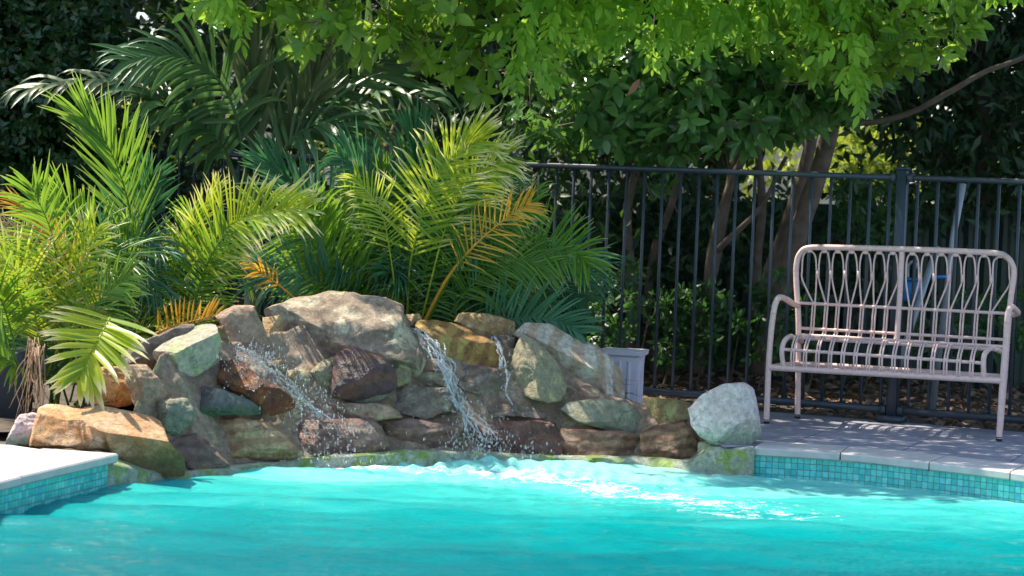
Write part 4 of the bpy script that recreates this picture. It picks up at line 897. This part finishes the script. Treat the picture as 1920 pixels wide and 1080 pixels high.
# spiky plant beside the planter
sb = at(1150, 770, 11.3); sb[2] = .05; pp = empty('spiky_plant', sb); tag(pp, 'small dark spiky plant poking out between the striped slab and the planter', 'plant')
for i, (a, b_) in enumerate([((1130, 665), (1150, 652)), ((1140, 700), (1168, 690)), ((1150, 706), (1195, 690)), ((1160, 715), (1190, 700)), ((1165, 728), (1203, 722)), ((1170, 738), (1202, 744)), ((1165, 735), (1190, 712))]):
    mb = MB(); p = at(*a, 11.3); q = at(*b_, 11.15); leaves(mb, [p - (q - p) * 1.2], [q - p], [[0, -.3, 1]], np.linalg.norm(q - p) * 2.2, .012); mb.build('leaf', PG if i % 2 else PD, pp)

# ------------------------------------------------------------------ trees and hedges
BARK = plain('bark', (.12, .09, .07), .85, var=.35, nscale=16, bump=.6); BARKD = plain('bark_dark', (.09, .065, .05), .9, var=.4, nscale=14, bump=.6)
LB = leafmat('leaf_broad', (.045, .14, .03), (.26, .45, .06), .28, .48, trc=(.55, .85, .08))
LV = leafmat('leaf_vine', (.07, .24, .025), (.36, .62, .06), .45, .5, trc=(.65, .98, .10))
LD = leafmat('leaf_dark_glossy', (.025, .08, .035), (.16, .33, .09), .2, .38, trc=(.25, .5, .04))
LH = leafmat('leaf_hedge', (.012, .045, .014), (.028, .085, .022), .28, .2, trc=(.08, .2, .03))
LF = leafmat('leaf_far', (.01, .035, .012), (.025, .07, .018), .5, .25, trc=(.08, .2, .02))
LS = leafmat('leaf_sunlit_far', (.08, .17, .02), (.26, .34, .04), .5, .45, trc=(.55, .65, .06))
def thing(name, loc, label, cat, group=None):
    e = empty(name, loc); tag(e, label, cat, group); return e
def trunk(parent, P, r0, r1, mat=BARK, name='trunk', n=26, world=False):
    Q = np.array(P, float) if world else np.array([at(*p) for p in P]); Q = spline(Q, n)
    w_ = np.array([[mnoise.noise(Vector(q * 3) + Vector((k * 9., 0, 0))) for k in range(3)] for q in Q]) * .03; Q = Q + w_ * np.linspace(0, 1, n)[:, None]
    rr = np.linspace(r0, r1, n) * (1 + .12 * np.array([mnoise.noise(Vector(q * 11)) for q in Q])); mb = MB(); tube(mb, Q, rr, 12); return mb.build(name, mat, parent)
def whorls(mb, Cn, per, L, W, face=.5, full=True, seed=0, up=0.15, jit=.2, fold=.35, tw=None):
    r = np.random.default_rng(seed); n = len(Cn); O = nrm(r.normal(size=(n, 3)) + np.array([0, -face, up]))
    A = nrm(np.cross(O, r.normal(size=(n, 3)))); B = np.cross(O, A); Pp = []; D = []; Nn = []; rn = []
    base = r.random(n)
    for k in range(per):
        a = 2 * pi * k / per + r.uniform(-.4, .4, n); sp = r.uniform(.5, 1.4, n)[:, None]
        rad = A * np.cos(a)[:, None] + B * np.sin(a)[:, None]; d = nrm(O * .55 + rad * sp + np.array([0, 0, -.15]))
        Pp.append(Cn - O * (k % 3) * L * .22 + rad * .004); D.append(d); Nn.append(O + r.normal(size=(n, 3)) * jit); rn.append(np.clip(base * .6 + r.random(n) * .5, 0, 1))
    Pp = np.concatenate(Pp); D = np.concatenate(D); Nn = np.concatenate(Nn); rn = np.concatenate(rn); m_ = len(Pp)
    Lr = L * r.uniform(.7, 1.2, m_); leaves(mb, Pp, D, Nn, Lr, Lr * W / L * r.uniform(.85, 1.15, m_), full, rn, fold=fold)
    if tw is not None:
        for c_, o in zip(Cn[::tw], O[::tw]):
            e_ = c_ - o * .22 + np.array([0, .08, .03]) + r.normal(size=3) * .03
            tube(MBT, spline([c_, (c_ + e_) / 2 + r.normal(size=3) * .015, e_], 6), np.linspace(.0022, .0045, 6), 4, caps=False)
def scatter(mb, Pp, L, W, full=False, seed=0, hang=0.0, face=.6):
    r = np.random.default_rng(seed); n = len(Pp); D = nrm(r.normal(size=(n, 3)) + np.array([0, -.2, -hang])); N = nrm(r.normal(size=(n, 3)) + np.array([0, -face, .6]))
    Lr = L * r.uniform(.6, 1.25, n); leaves(mb, Pp, D, N, Lr, Lr * W / L, full, None)

# B: broad-leaved tree hanging in at the upper middle
tB = thing('broadleaf_tree', ground_at(720, 560, 13.1), 'tree with drooping pale green oval leaves at the top left of centre', 'tree')
trunk(tB, [(712, 640, 13.1), (712, 420, 13.1), (728, 290, 13.0), (765, 180, 12.9), (800, 20, 12.6), (760, -150, 12.4)], .040, .02)
trunk(tB, [(712, 330, 13.05), (700, 250, 13.0), (680, 160, 12.9), (690, 40, 12.8)], .022, .010, name='limb')
MBT = MB(); mb = MB()
polyB = [(470, -420), (960, -420), (968, 30), (935, 110), (950, 185), (905, 205), (850, 160), (800, 120), (745, 70), (690, 105), (640, 110), (600, 85), (560, 115), (528, 60), (480, 20)]
whorls(mb, region(polyB, 11.7, 12.5, 330, 1), 7, .115, .052, 1.2, True, 2, -.1, tw=1)
whorls(mb, region([(300, -420), (480, -420), (480, 20), (420, 40), (330, 20)], 12.0, 12.6, 60, 3), 7, .10, .045, 1.0, True, 4, tw=1)
whorls(mb, np.random.default_rng(98).uniform((-1.9, 11.0, 2.1), (-.2, 12.6, 2.8), (130, 3)), 7, .12, .055, .5, True, 5)  # unseen extra whorls added overhead to shade the rocks
mb.build('crown', LB, tB); MBT.build('twigs', BARK, tB)

# D: glossy dark tree over the fence
tD = thing('evergreen_tree', ground_at(1440, 640, 13.3), 'many-stemmed glossy-leaved tree leaning over the fence above the bench', 'tree')
for P, a, b_ in [
 ([(1425, 700, 13.2), (1462, 560, 13.2), (1500, 420, 13.15), (1540, 300, 13.1), (1575, 200, 13.0), (1640, 60, 12.9)], .062, .04),
 ([(1400, 700, 13.35), (1440, 520, 13.35), (1490, 380, 13.3), (1520, 260, 13.3), (1530, 120, 13.2)], .045, .03),
 ([(1310, 700, 13.3), (1325, 560, 13.3), (1345, 420, 13.3), (1395, 300, 13.25), (1450, 262, 13.2), (1510, 240, 13.1)], .032, .016),
 ([(1300, 640, 13.3), (1340, 500, 13.3), (1360, 380, 13.3), (1385, 280, 13.3), (1390, 150, 13.2)], .03, .02),
 ([(1180, 700, 13.5), (1185, 560, 13.5), (1175, 430, 13.5), (1190, 330, 13.5), (1230, 200, 13.3)], .035, .02),
 ([(1230, 700, 13.6), (1215, 600, 13.6), (1225, 480, 13.6), (1260, 380, 13.55), (1300, 250, 13.4)], .03, .018),
 ([(1420, 640, 13.6), (1420, 500, 13.6), (1430, 380, 13.6), (1420, 250, 13.5)], .03, .02),
 ([(1345, 470, 13.25), (1390, 425, 13.2), (1440, 370, 13.2), (1470, 300, 13.1)], .020, .010),
]: trunk(tD, P, a, b_)
trunk(tD, [(1500, 238, 12.9), (1560, 232, 12.8), (1640, 228, 12.7), (1720, 205, 12.6), (1790, 168, 12.5), (1860, 125, 12.45), (1960, 95, 12.4)], .018, .013, name='branch', n=40)
MBT = MB(); mb = MB()
polyD = [(1060, 60), (1200, 60), (1400, 40), (1560, 60), (1640, 30), (1720, 110), (1640, 170), (1600, 225), (1480, 245), (1400, 270), (1300, 285), (1200, 300), (1110, 285), (1075, 190)]
whorls(mb, region(polyD, 12.2, 13.0, 720, 11), 6, .105, .050, 1.0, True, 12, -.2, tw=2)
mb2 = MB(); whorls(mb2, region([(1380, -120), (1840, -160), (1850, 20), (1800, 105), (1720, 140), (1640, 160), (1560, 150), (1480, 150), (1400, 100)], 11.7, 12.3, 330, 13), 6, .085, .040, 1.0, True, 14, 0, tw=2); mb2.build('sunlit_crown', LB, tD)  # sunlit part of the crown: sunlight put into a brighter leaf colour
whorls(mb, region([(960, 120), (1090, 100), (1100, 300), (1010, 260), (960, 200)], 12.6, 13.2, 60, 19), 6, .085, .038, 1.0, True, 14, 0, tw=2)
whorls(mb, region([(1180, 285), (1260, 285), (1265, 345), (1215, 360)], 12.3, 12.5, 9, 15), 6, .08, .038, 1.0, True, 16, 0, tw=1)
# upper crown above the frame (added out of view to shade the bench and the deck)
whorls(mb, region([(1000, -900), (2050, -900), (2150, -60), (1000, -60)], 12.5, 14.4, 1300, 17), 6, .10, .05, .5, False, 18)
mb.build('crown', LD, tD); MBT.build('twigs', BARKD, tD)
# a rust-brown leaf caught in the crown
mb = MB(); leaves(mb, [at(1200, 148, 12.1)], [at(1176, 182, 12.08) - at(1200, 148, 12.1)], [[.3, -1, .2]], .10, .036); mb.build('dead_leaf', plain('dead_leaf', (.30, .13, .08), .6), tD)

# C: vine with pinnate leaves
tC = thing('wisteria_vine', at(1300, 60, 12.3), 'bright green vine of hanging feathered leaves along the top, draped over the evergreen', 'vine')
mb = MB(); MBT = MB(); r = np.random.default_rng(8)
polyC = [(955, -260), (1640, -260), (1620, -30), (1600, 30), (1560, 60), (1500, 30), (1440, 0), (1400, 40), (1350, 30), (1290, 60), (1240, 75), (1180, 50), (1090, 65), (1010, 60), (965, 20)]
Bs = region(polyC, 11.55, 12.1, 520, 9); Bs = np.concatenate([Bs, region([(1580, 40), (1625, 40), (1625, 150), (1600, 150)], 11.6, 11.7, 9, 10), region([(960, 20), (1000, 20), (1000, 110), (965, 110)], 11.7, 11.9, 14, 10), region([(390, -60), (440, -60), (430, 30), (400, 20)], 11.9, 12.2, 14, 10)])
Bs = np.concatenate([Bs, np.random.default_rng(99).uniform((-.5, 10.55, 2.12), (3.3, 11.4, 2.6), (3600, 3)), np.random.default_rng(97).uniform((-.5, 11.4, 2.15), (1.7, 11.8, 2.5), (500, 3))])  # unseen boxes of leaves added overhead to shade bench, paving and coping
PP, DD, NN, LL, RN = [], [], [], [], []
for b0 in Bs:
    d = nrm(np.array([r.normal() * .6, r.normal() * .35 - .3, -1 + r.normal() * .5])); ln = r.uniform(.09, .21); sd = nrm(np.cross(d, [0.25 * r.normal(), -1, .2])); rr_n = r.random()
    npair = 5; tube(MBT, [b0, b0 + d * ln], .0014, 3, caps=False)
    for k in range(npair + 1):
        p = b0 + d * ln * (.12 + .88 * k / npair)
        for s_ in ((-1, 1) if k < npair else (0,)):
            dd = nrm(d * .75 + sd * s_ * .8 + np.array([0, 0, -.25]) + r.normal(size=3) * .12); PP.append(p); DD.append(dd); NN.append(np.cross(sd, d) * (-1 if np.cross(sd, d)[1] > 0 else 1) + r.normal(size=3) * .3 + np.array([0, 0, .3])); LL.append(.066 * r.uniform(.5, 1.3) * (1 if k else .8)); RN.append(np.clip(rr_n * .6 + r.random() * .45, 0, 1))
LL = np.array(LL); leaves(mb, np.array(PP), np.array(DD), np.array(NN), LL, LL * .40, True, np.array(RN), fold=.25, bend=.2)
mb.build('foliage', LV, tC); MBT.build('stems', LV, tC)

# A: clipped hedge on the left
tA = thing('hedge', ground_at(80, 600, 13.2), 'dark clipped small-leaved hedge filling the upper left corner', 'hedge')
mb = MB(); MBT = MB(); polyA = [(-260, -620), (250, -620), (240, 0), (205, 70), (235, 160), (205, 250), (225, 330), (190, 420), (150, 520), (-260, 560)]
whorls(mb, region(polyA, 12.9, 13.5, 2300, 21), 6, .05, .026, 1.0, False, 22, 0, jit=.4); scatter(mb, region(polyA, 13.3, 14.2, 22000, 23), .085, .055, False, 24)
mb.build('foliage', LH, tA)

# background trees
def bgtree(px, Y, poly, n, mat, label, L=.10, W=.05, dY=1.2, seed=0, tr=.07, hang=.2, cat='tree', name='background_tree', group='dark trees behind the fence'):
    e = thing(name, ground_at(px, 500, Y), label, cat, group)
    g = ground_at(px, 500, Y); ys = np.array(poly)[:, 1].min()
    trunk(e, [g, g + [.05, 0, 1.0], at(px + 10, max(ys, -300), Y)], tr, tr * .5, BARKD, world=True) if tr else None
    mb = MB(); P = region(poly, Y - dY / 2, Y + dY / 2, n, seed)
    # clumps
    r = np.random.default_rng(seed + 5); cl = P[r.integers(0, len(P), max(10, n // 55))]; k = r.integers(0, len(cl), n // 2); P[:n // 2] = cl[k] + r.normal(size=(n // 2, 3)) * .13
    scatter(mb, P, L, W, False, seed + 1, hang); mb.build('crown' if tr else 'foliage', mat, e); return e
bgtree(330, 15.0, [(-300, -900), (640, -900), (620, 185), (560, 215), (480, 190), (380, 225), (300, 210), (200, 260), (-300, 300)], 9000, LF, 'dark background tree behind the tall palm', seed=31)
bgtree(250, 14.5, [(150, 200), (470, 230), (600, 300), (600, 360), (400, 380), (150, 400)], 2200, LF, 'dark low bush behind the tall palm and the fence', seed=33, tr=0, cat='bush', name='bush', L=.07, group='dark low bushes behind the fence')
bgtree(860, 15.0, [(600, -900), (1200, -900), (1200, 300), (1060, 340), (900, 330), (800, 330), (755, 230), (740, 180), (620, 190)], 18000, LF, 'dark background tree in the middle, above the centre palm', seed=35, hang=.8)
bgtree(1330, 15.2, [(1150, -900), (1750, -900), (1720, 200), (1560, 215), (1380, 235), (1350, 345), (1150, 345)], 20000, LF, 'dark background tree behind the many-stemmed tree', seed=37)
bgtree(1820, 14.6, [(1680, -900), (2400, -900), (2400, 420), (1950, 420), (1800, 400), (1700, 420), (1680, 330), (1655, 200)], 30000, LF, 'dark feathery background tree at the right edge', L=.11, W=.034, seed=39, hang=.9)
bgtree(650, 17.0, [(540, 140), (770, 150), (780, 290), (700, 300), (560, 300)], 1300, LS, 'sunlit yellow-green shrub seen through the gap left of the centre trunk', seed=41, tr=0, cat='shrub', name='shrub', L=.10, group='sunlit shrubs behind the trees')
bgtree(1620, 16.5, [(1560, 225), (1680, 235), (1700, 350), (1550, 350)], 1000, LS, 'sunlit yellow-green shrub seen between the leaning trunk and the fence post', seed=43, tr=0, cat='shrub', name='shrub', L=.08, group='sunlit shrubs behind the trees')
bgtree(1440, 16.8, [(1340, 230), (1500, 225), (1500, 340), (1340, 340)], 330, LS, 'sparse sunlit shrub in front of the cream fence', seed=45, tr=0, cat='shrub', name='shrub', L=.09, group='sunlit shrubs behind the trees')
bgtree(300, 17.0, [(220, 190), (360, 190), (360, 290), (220, 290)], 500, LS, 'small sunlit shrub glimpsed behind the tall palm', seed=47, tr=0, cat='shrub', name='shrub', L=.09, group='sunlit shrubs behind the trees')
bgtree(960, 13.9, [(860, 150), (1120, 150), (1130, 420), (1080, 700), (900, 700), (850, 400)], 2600, leafmat('leaf_creeper', (.02, .06, .015), (.05, .12, .02), .45, .3, trc=(.12, .3, .03)), 'dark creeper hanging behind the fence right of the centre palm', seed=49, tr=0, hang=1.0, cat='creeper', name='creeper', L=.07, W=.028, group=None)
e = thing('tall_hedge', (0, 22, -.03), 'tall dark hedge far behind closing the view between the trees', 'hedge'); mb = MB()
r = np.random.default_rng(77); P = r.uniform((-10, 21, 0), (10, 22.5, 9), (26000, 3)); scatter(mb, P, .34, .24, False, 78); mb.build('foliage', LF, e)
bgtree(1240, 14.1, [(1130, 330), (1330, 330), (1330, 560), (1250, 640), (1130, 640)], 1500, LF, 'dark tangled creeper in front of the steel fence left of the trunks', L=.09, W=.04, seed=51, tr=0, hang=.6, cat='creeper', name='creeper', group=None)
bgtree(1480, 14.2, [(1340, 345), (1560, 345), (1700, 360), (1700, 600), (1350, 600)], 1500, LF, 'dark tangled creeper behind the leaning trunk', L=.09, W=.04, seed=53, tr=0, hang=.6, cat='creeper', name='creeper', group=None)
# understorey
LU = leafmat('leaf_under', (.02, .065, .022), (.05, .13, .035), .45, .35, trc=(.15, .4, .05))
for i, (poly, Y, n, lab) in enumerate([([(1105, 500), (1200, 480), (1210, 560), (1190, 650), (1105, 650)], 12.75, 150, 'light green feathery seedling just behind the fence, right of the centre palm'),
    ([(1215, 560), (1330, 520), (1400, 600), (1380, 680), (1230, 690)], 13.2, 300, 'dark green ground bush behind the fence beside the planter'),
    ([(1400, 540), (1480, 500), (1540, 560), (1520, 680), (1400, 690)], 13.2, 220, 'green bush behind the fence at the left end of the bench'),
    ([(1560, 330), (1690, 320), (1690, 430), (1620, 470), (1560, 420)], 13.6, 200, 'drooping green bush behind the fence left of the thick post'),
    ([(1690, 560), (1920, 540), (1930, 660), (1700, 680)], 13.4, 200, 'dark bush low behind the right half of the bench')]):
    e = thing('bush', ground_at(np.mean([p[0] for p in poly]), 640, Y), lab, 'bush'); mb = MB(); MBT = MB(); r = np.random.default_rng(60 + i)
    whorls(mb, region(poly, Y - .2, Y + .2, n // 2, 70 + i), 6, .06, .024, .8, True, 80 + i, 0, tw=None); mb.build('foliage', LU, e)
    for q_ in range(3):
        g_ = ground_at(poly[0][0] + (poly[2][0] - poly[0][0]) * (q_ + .5) / 3, 640, Y); trunk(e, [g_, g_ + [.03, 0, .2], g_ + [.02 + .04 * r.normal(), 0, .42]], .007, .003, BARKD, 'stem', 10, True)
# litter
mb = MB(); n = 5000; P = np.stack([rng.uniform(-1, 4.5, n), rng.uniform(11.2, 14.6, n), np.full(n, -.012)], 1); P = P[((P - P0) @ FN) > .06]
leaves(mb, P + np.array([0, 0, 1]) * rng.uniform(0, .03, len(P))[:, None], rvec(len(P)) * [1, 1, .25], rvec(len(P)) * .5 + [0, 0, 1], .07, .035, False)
tag(mb.build('leaf_litter', leafmat('litter', (.10, .055, .03), (.30, .19, .12), .8, .1, trc=(.3, .2, .1))), kind='stuff')

# ------------------------------------------------------------------ falling water
m, nt, o = newmat('falling_water'); b = N_(nt, 'ShaderNodeBsdfPrincipled'); b.inputs['Base Color'].default_value = (.93, .97, 1, 1); b.inputs['Roughness'].default_value = .05; b.inputs['IOR'].default_value = 1.33; b.inputs['Transmission Weight'].default_value = .85
d_ = N_(nt, 'ShaderNodeBsdfDiffuse'); d_.inputs[0].default_value = (.8, .86, .92, 1); ms = N_(nt, 'ShaderNodeMixShader'); ms.inputs[0].default_value = .03
nt.links.new(b.outputs[0], ms.inputs[1]); nt.links.new(d_.outputs[0], ms.inputs[2]); nt.links.new(ms.outputs[0], o.inputs[0]); M_fall = m
def stream(ctrl, widths, label, seed, thick=.35, ns=9):
    """a bundle of thin glassy ropes that part and rejoin"""
    r = np.random.default_rng(seed); n = 110; P = spline(np.array([at(*c) for c in ctrl]), n); wv_ = np.interp(np.linspace(0, 1, n), np.linspace(0, 1, len(widths)), widths) / FPX * 11
    mb = MB(); t = np.linspace(0, 1, n)
    for q in range(ns):
        off = np.array([mnoise.noise(Vector((q * 7.3, x * 5.2, seed))) for x in t]) * 1.5 + r.uniform(-.25, .25); off2 = np.array([mnoise.noise(Vector((q * 5.1, x * 4, seed + 9))) for x in t])
        Q = P + _R * (off * wv_)[:, None] * .75 + np.array([0, -1, .3]) * (off2 * wv_ * thick)[:, None]
        jit = np.array([[mnoise.noise(Vector((q * 3., x * 60, k * 9. + seed))) for k in range(3)] for x in t]) * .0045
        ra = .0034 * r.uniform(.4, 1.3) * (1 + .8 * np.array([mnoise.noise(Vector((q * 2., x * 34, seed))) for x in t])); a0 = 0 if r.random() < .6 else r.integers(0, 40); a1 = n if r.random() < .5 else r.integers(60, n)
        i_ = a0
        while i_ < a1 - 5:
            ln = int(r.integers(8, 30)); j_ = min(a1, i_ + ln); m_ = j_ - i_
            if m_ > 4: tube(mb, (Q + jit)[i_:j_], np.clip(ra[i_:j_] * np.sin(np.linspace(.25, pi - .12, m_)) ** .5, .0005, 1), 7)
            i_ = j_ + int(r.integers(0, 5))
    tag(mb.build('water_jet', M_fall), label, 'water jet')
def ys(px, py, d=-.1): return Ysurf(px, py) + d
stream([(766, 614, ys(766, 614, -.0)), (790, 625, ys(790, 625, -.06)), (815, 650, ys(815, 660, -.12)), (836, 690, ys(836, 700, -.14)), (852, 735, ys(850, 735, -.12)), (872, 775, ys(870, 775, -.10)), (905, 830, ys(905, 830, -.06))], [16, 30, 26, 24, 26, 34, 60], 'clear gushing water jet falling from the golden brown slab', 3, ns=15)
stream([(926, 630, ys(926, 630, 0)), (935, 650, ys(935, 655, -.06)), (944, 680, ys(944, 680, -.08)), (950, 715, ys(950, 715, -.06)), (958, 760, ys(958, 760, -.04))], [10, 14, 12, 10, 8], 'thin small water jet right of the golden brown slab', 5, ns=4)
stream([(445, 650, ys(445, 650, -.02)), (480, 668, ys(480, 668, -.06)), (520, 700, ys(520, 700, -.08)), (560, 740, ys(560, 740, -.07)), (620, 790, ys(620, 790, -.05)), (660, 850, ys(660, 850, -.03))], [10, 22, 26, 20, 24, 30], 'shallow cascade running over the stones at the left beside the rust-red slab', 9, .15, ns=5)
# droplets
ICO = None
def droplets():
    t = (1 + sqrt(5)) / 2; v = nrm(np.array([(-1, t, 0), (1, t, 0), (-1, -t, 0), (1, -t, 0), (0, -1, t), (0, 1, t), (0, -1, -t), (0, 1, -t), (t, 0, -1), (t, 0, 1), (-t, 0, -1), (-t, 0, 1)]))
    f = np.array([(0, 11, 5), (0, 5, 1), (0, 1, 7), (0, 7, 10), (0, 10, 11), (1, 5, 9), (5, 11, 4), (11, 10, 2), (10, 7, 6), (7, 1, 8), (3, 9, 4), (3, 4, 2), (3, 2, 6), (3, 6, 8), (3, 8, 9), (4, 9, 5), (2, 4, 11), (6, 2, 10), (8, 6, 7), (9, 8, 1)])
    r = np.random.default_rng(17); P = []; S = []
    def blob(px, py, sx, sy, n, dY=-.1, s=(.0012, .0042)):
        for _ in range(n):
            x, y = px + r.normal() * sx, py + r.normal() * sy
            if y > 905: continue
            P.append(at(x, y, Ysurf(min(max(x, 210), 1400), min(y, 870)) + dY + r.normal() * .04)); S.append(r.uniform(*s) * r.uniform(.5, 1.2))
    for u in np.linspace(0, 1, 12): blob(455 + 190 * u, 668 + 150 * u ** 1.1, 30, 20, 95, -.07)
    for u in np.linspace(0, 1, 8): blob(790 + 70 * u, 640 + 120 * u, 14, 12, 18, -.12)
    blob(890, 815, 34, 24, 420, -.10); blob(930, 840, 40, 18, 260, -.1); blob(640, 858, 60, 12, 260, -.08); blob(960, 862, 60, 10, 220, -.1); blob(500, 668, 30, 12, 120, -.08); blob(948, 690, 8, 30, 50, -.08)
    for _ in range(60): blob(r.uniform(450, 1300), r.uniform(640, 860), 3, 3, 1, -.3, (.001, .0022))
    P = np.array(P); S = np.array(S); st = np.ones((len(P), 3)); S *= .8; st[:, 2] = r.uniform(1.0, 3.6, len(P)); V = P[:, None] + v[None] * S[:, None, None] * st[:, None, :]
    mb = MB(); mb.add(V.reshape(-1, 3), (f[None] + (np.arange(len(P)) * 12)[:, None, None]).reshape(-1, 3)); tag(mb.build('splash_droplets', M_fall), kind='stuff')
droplets()
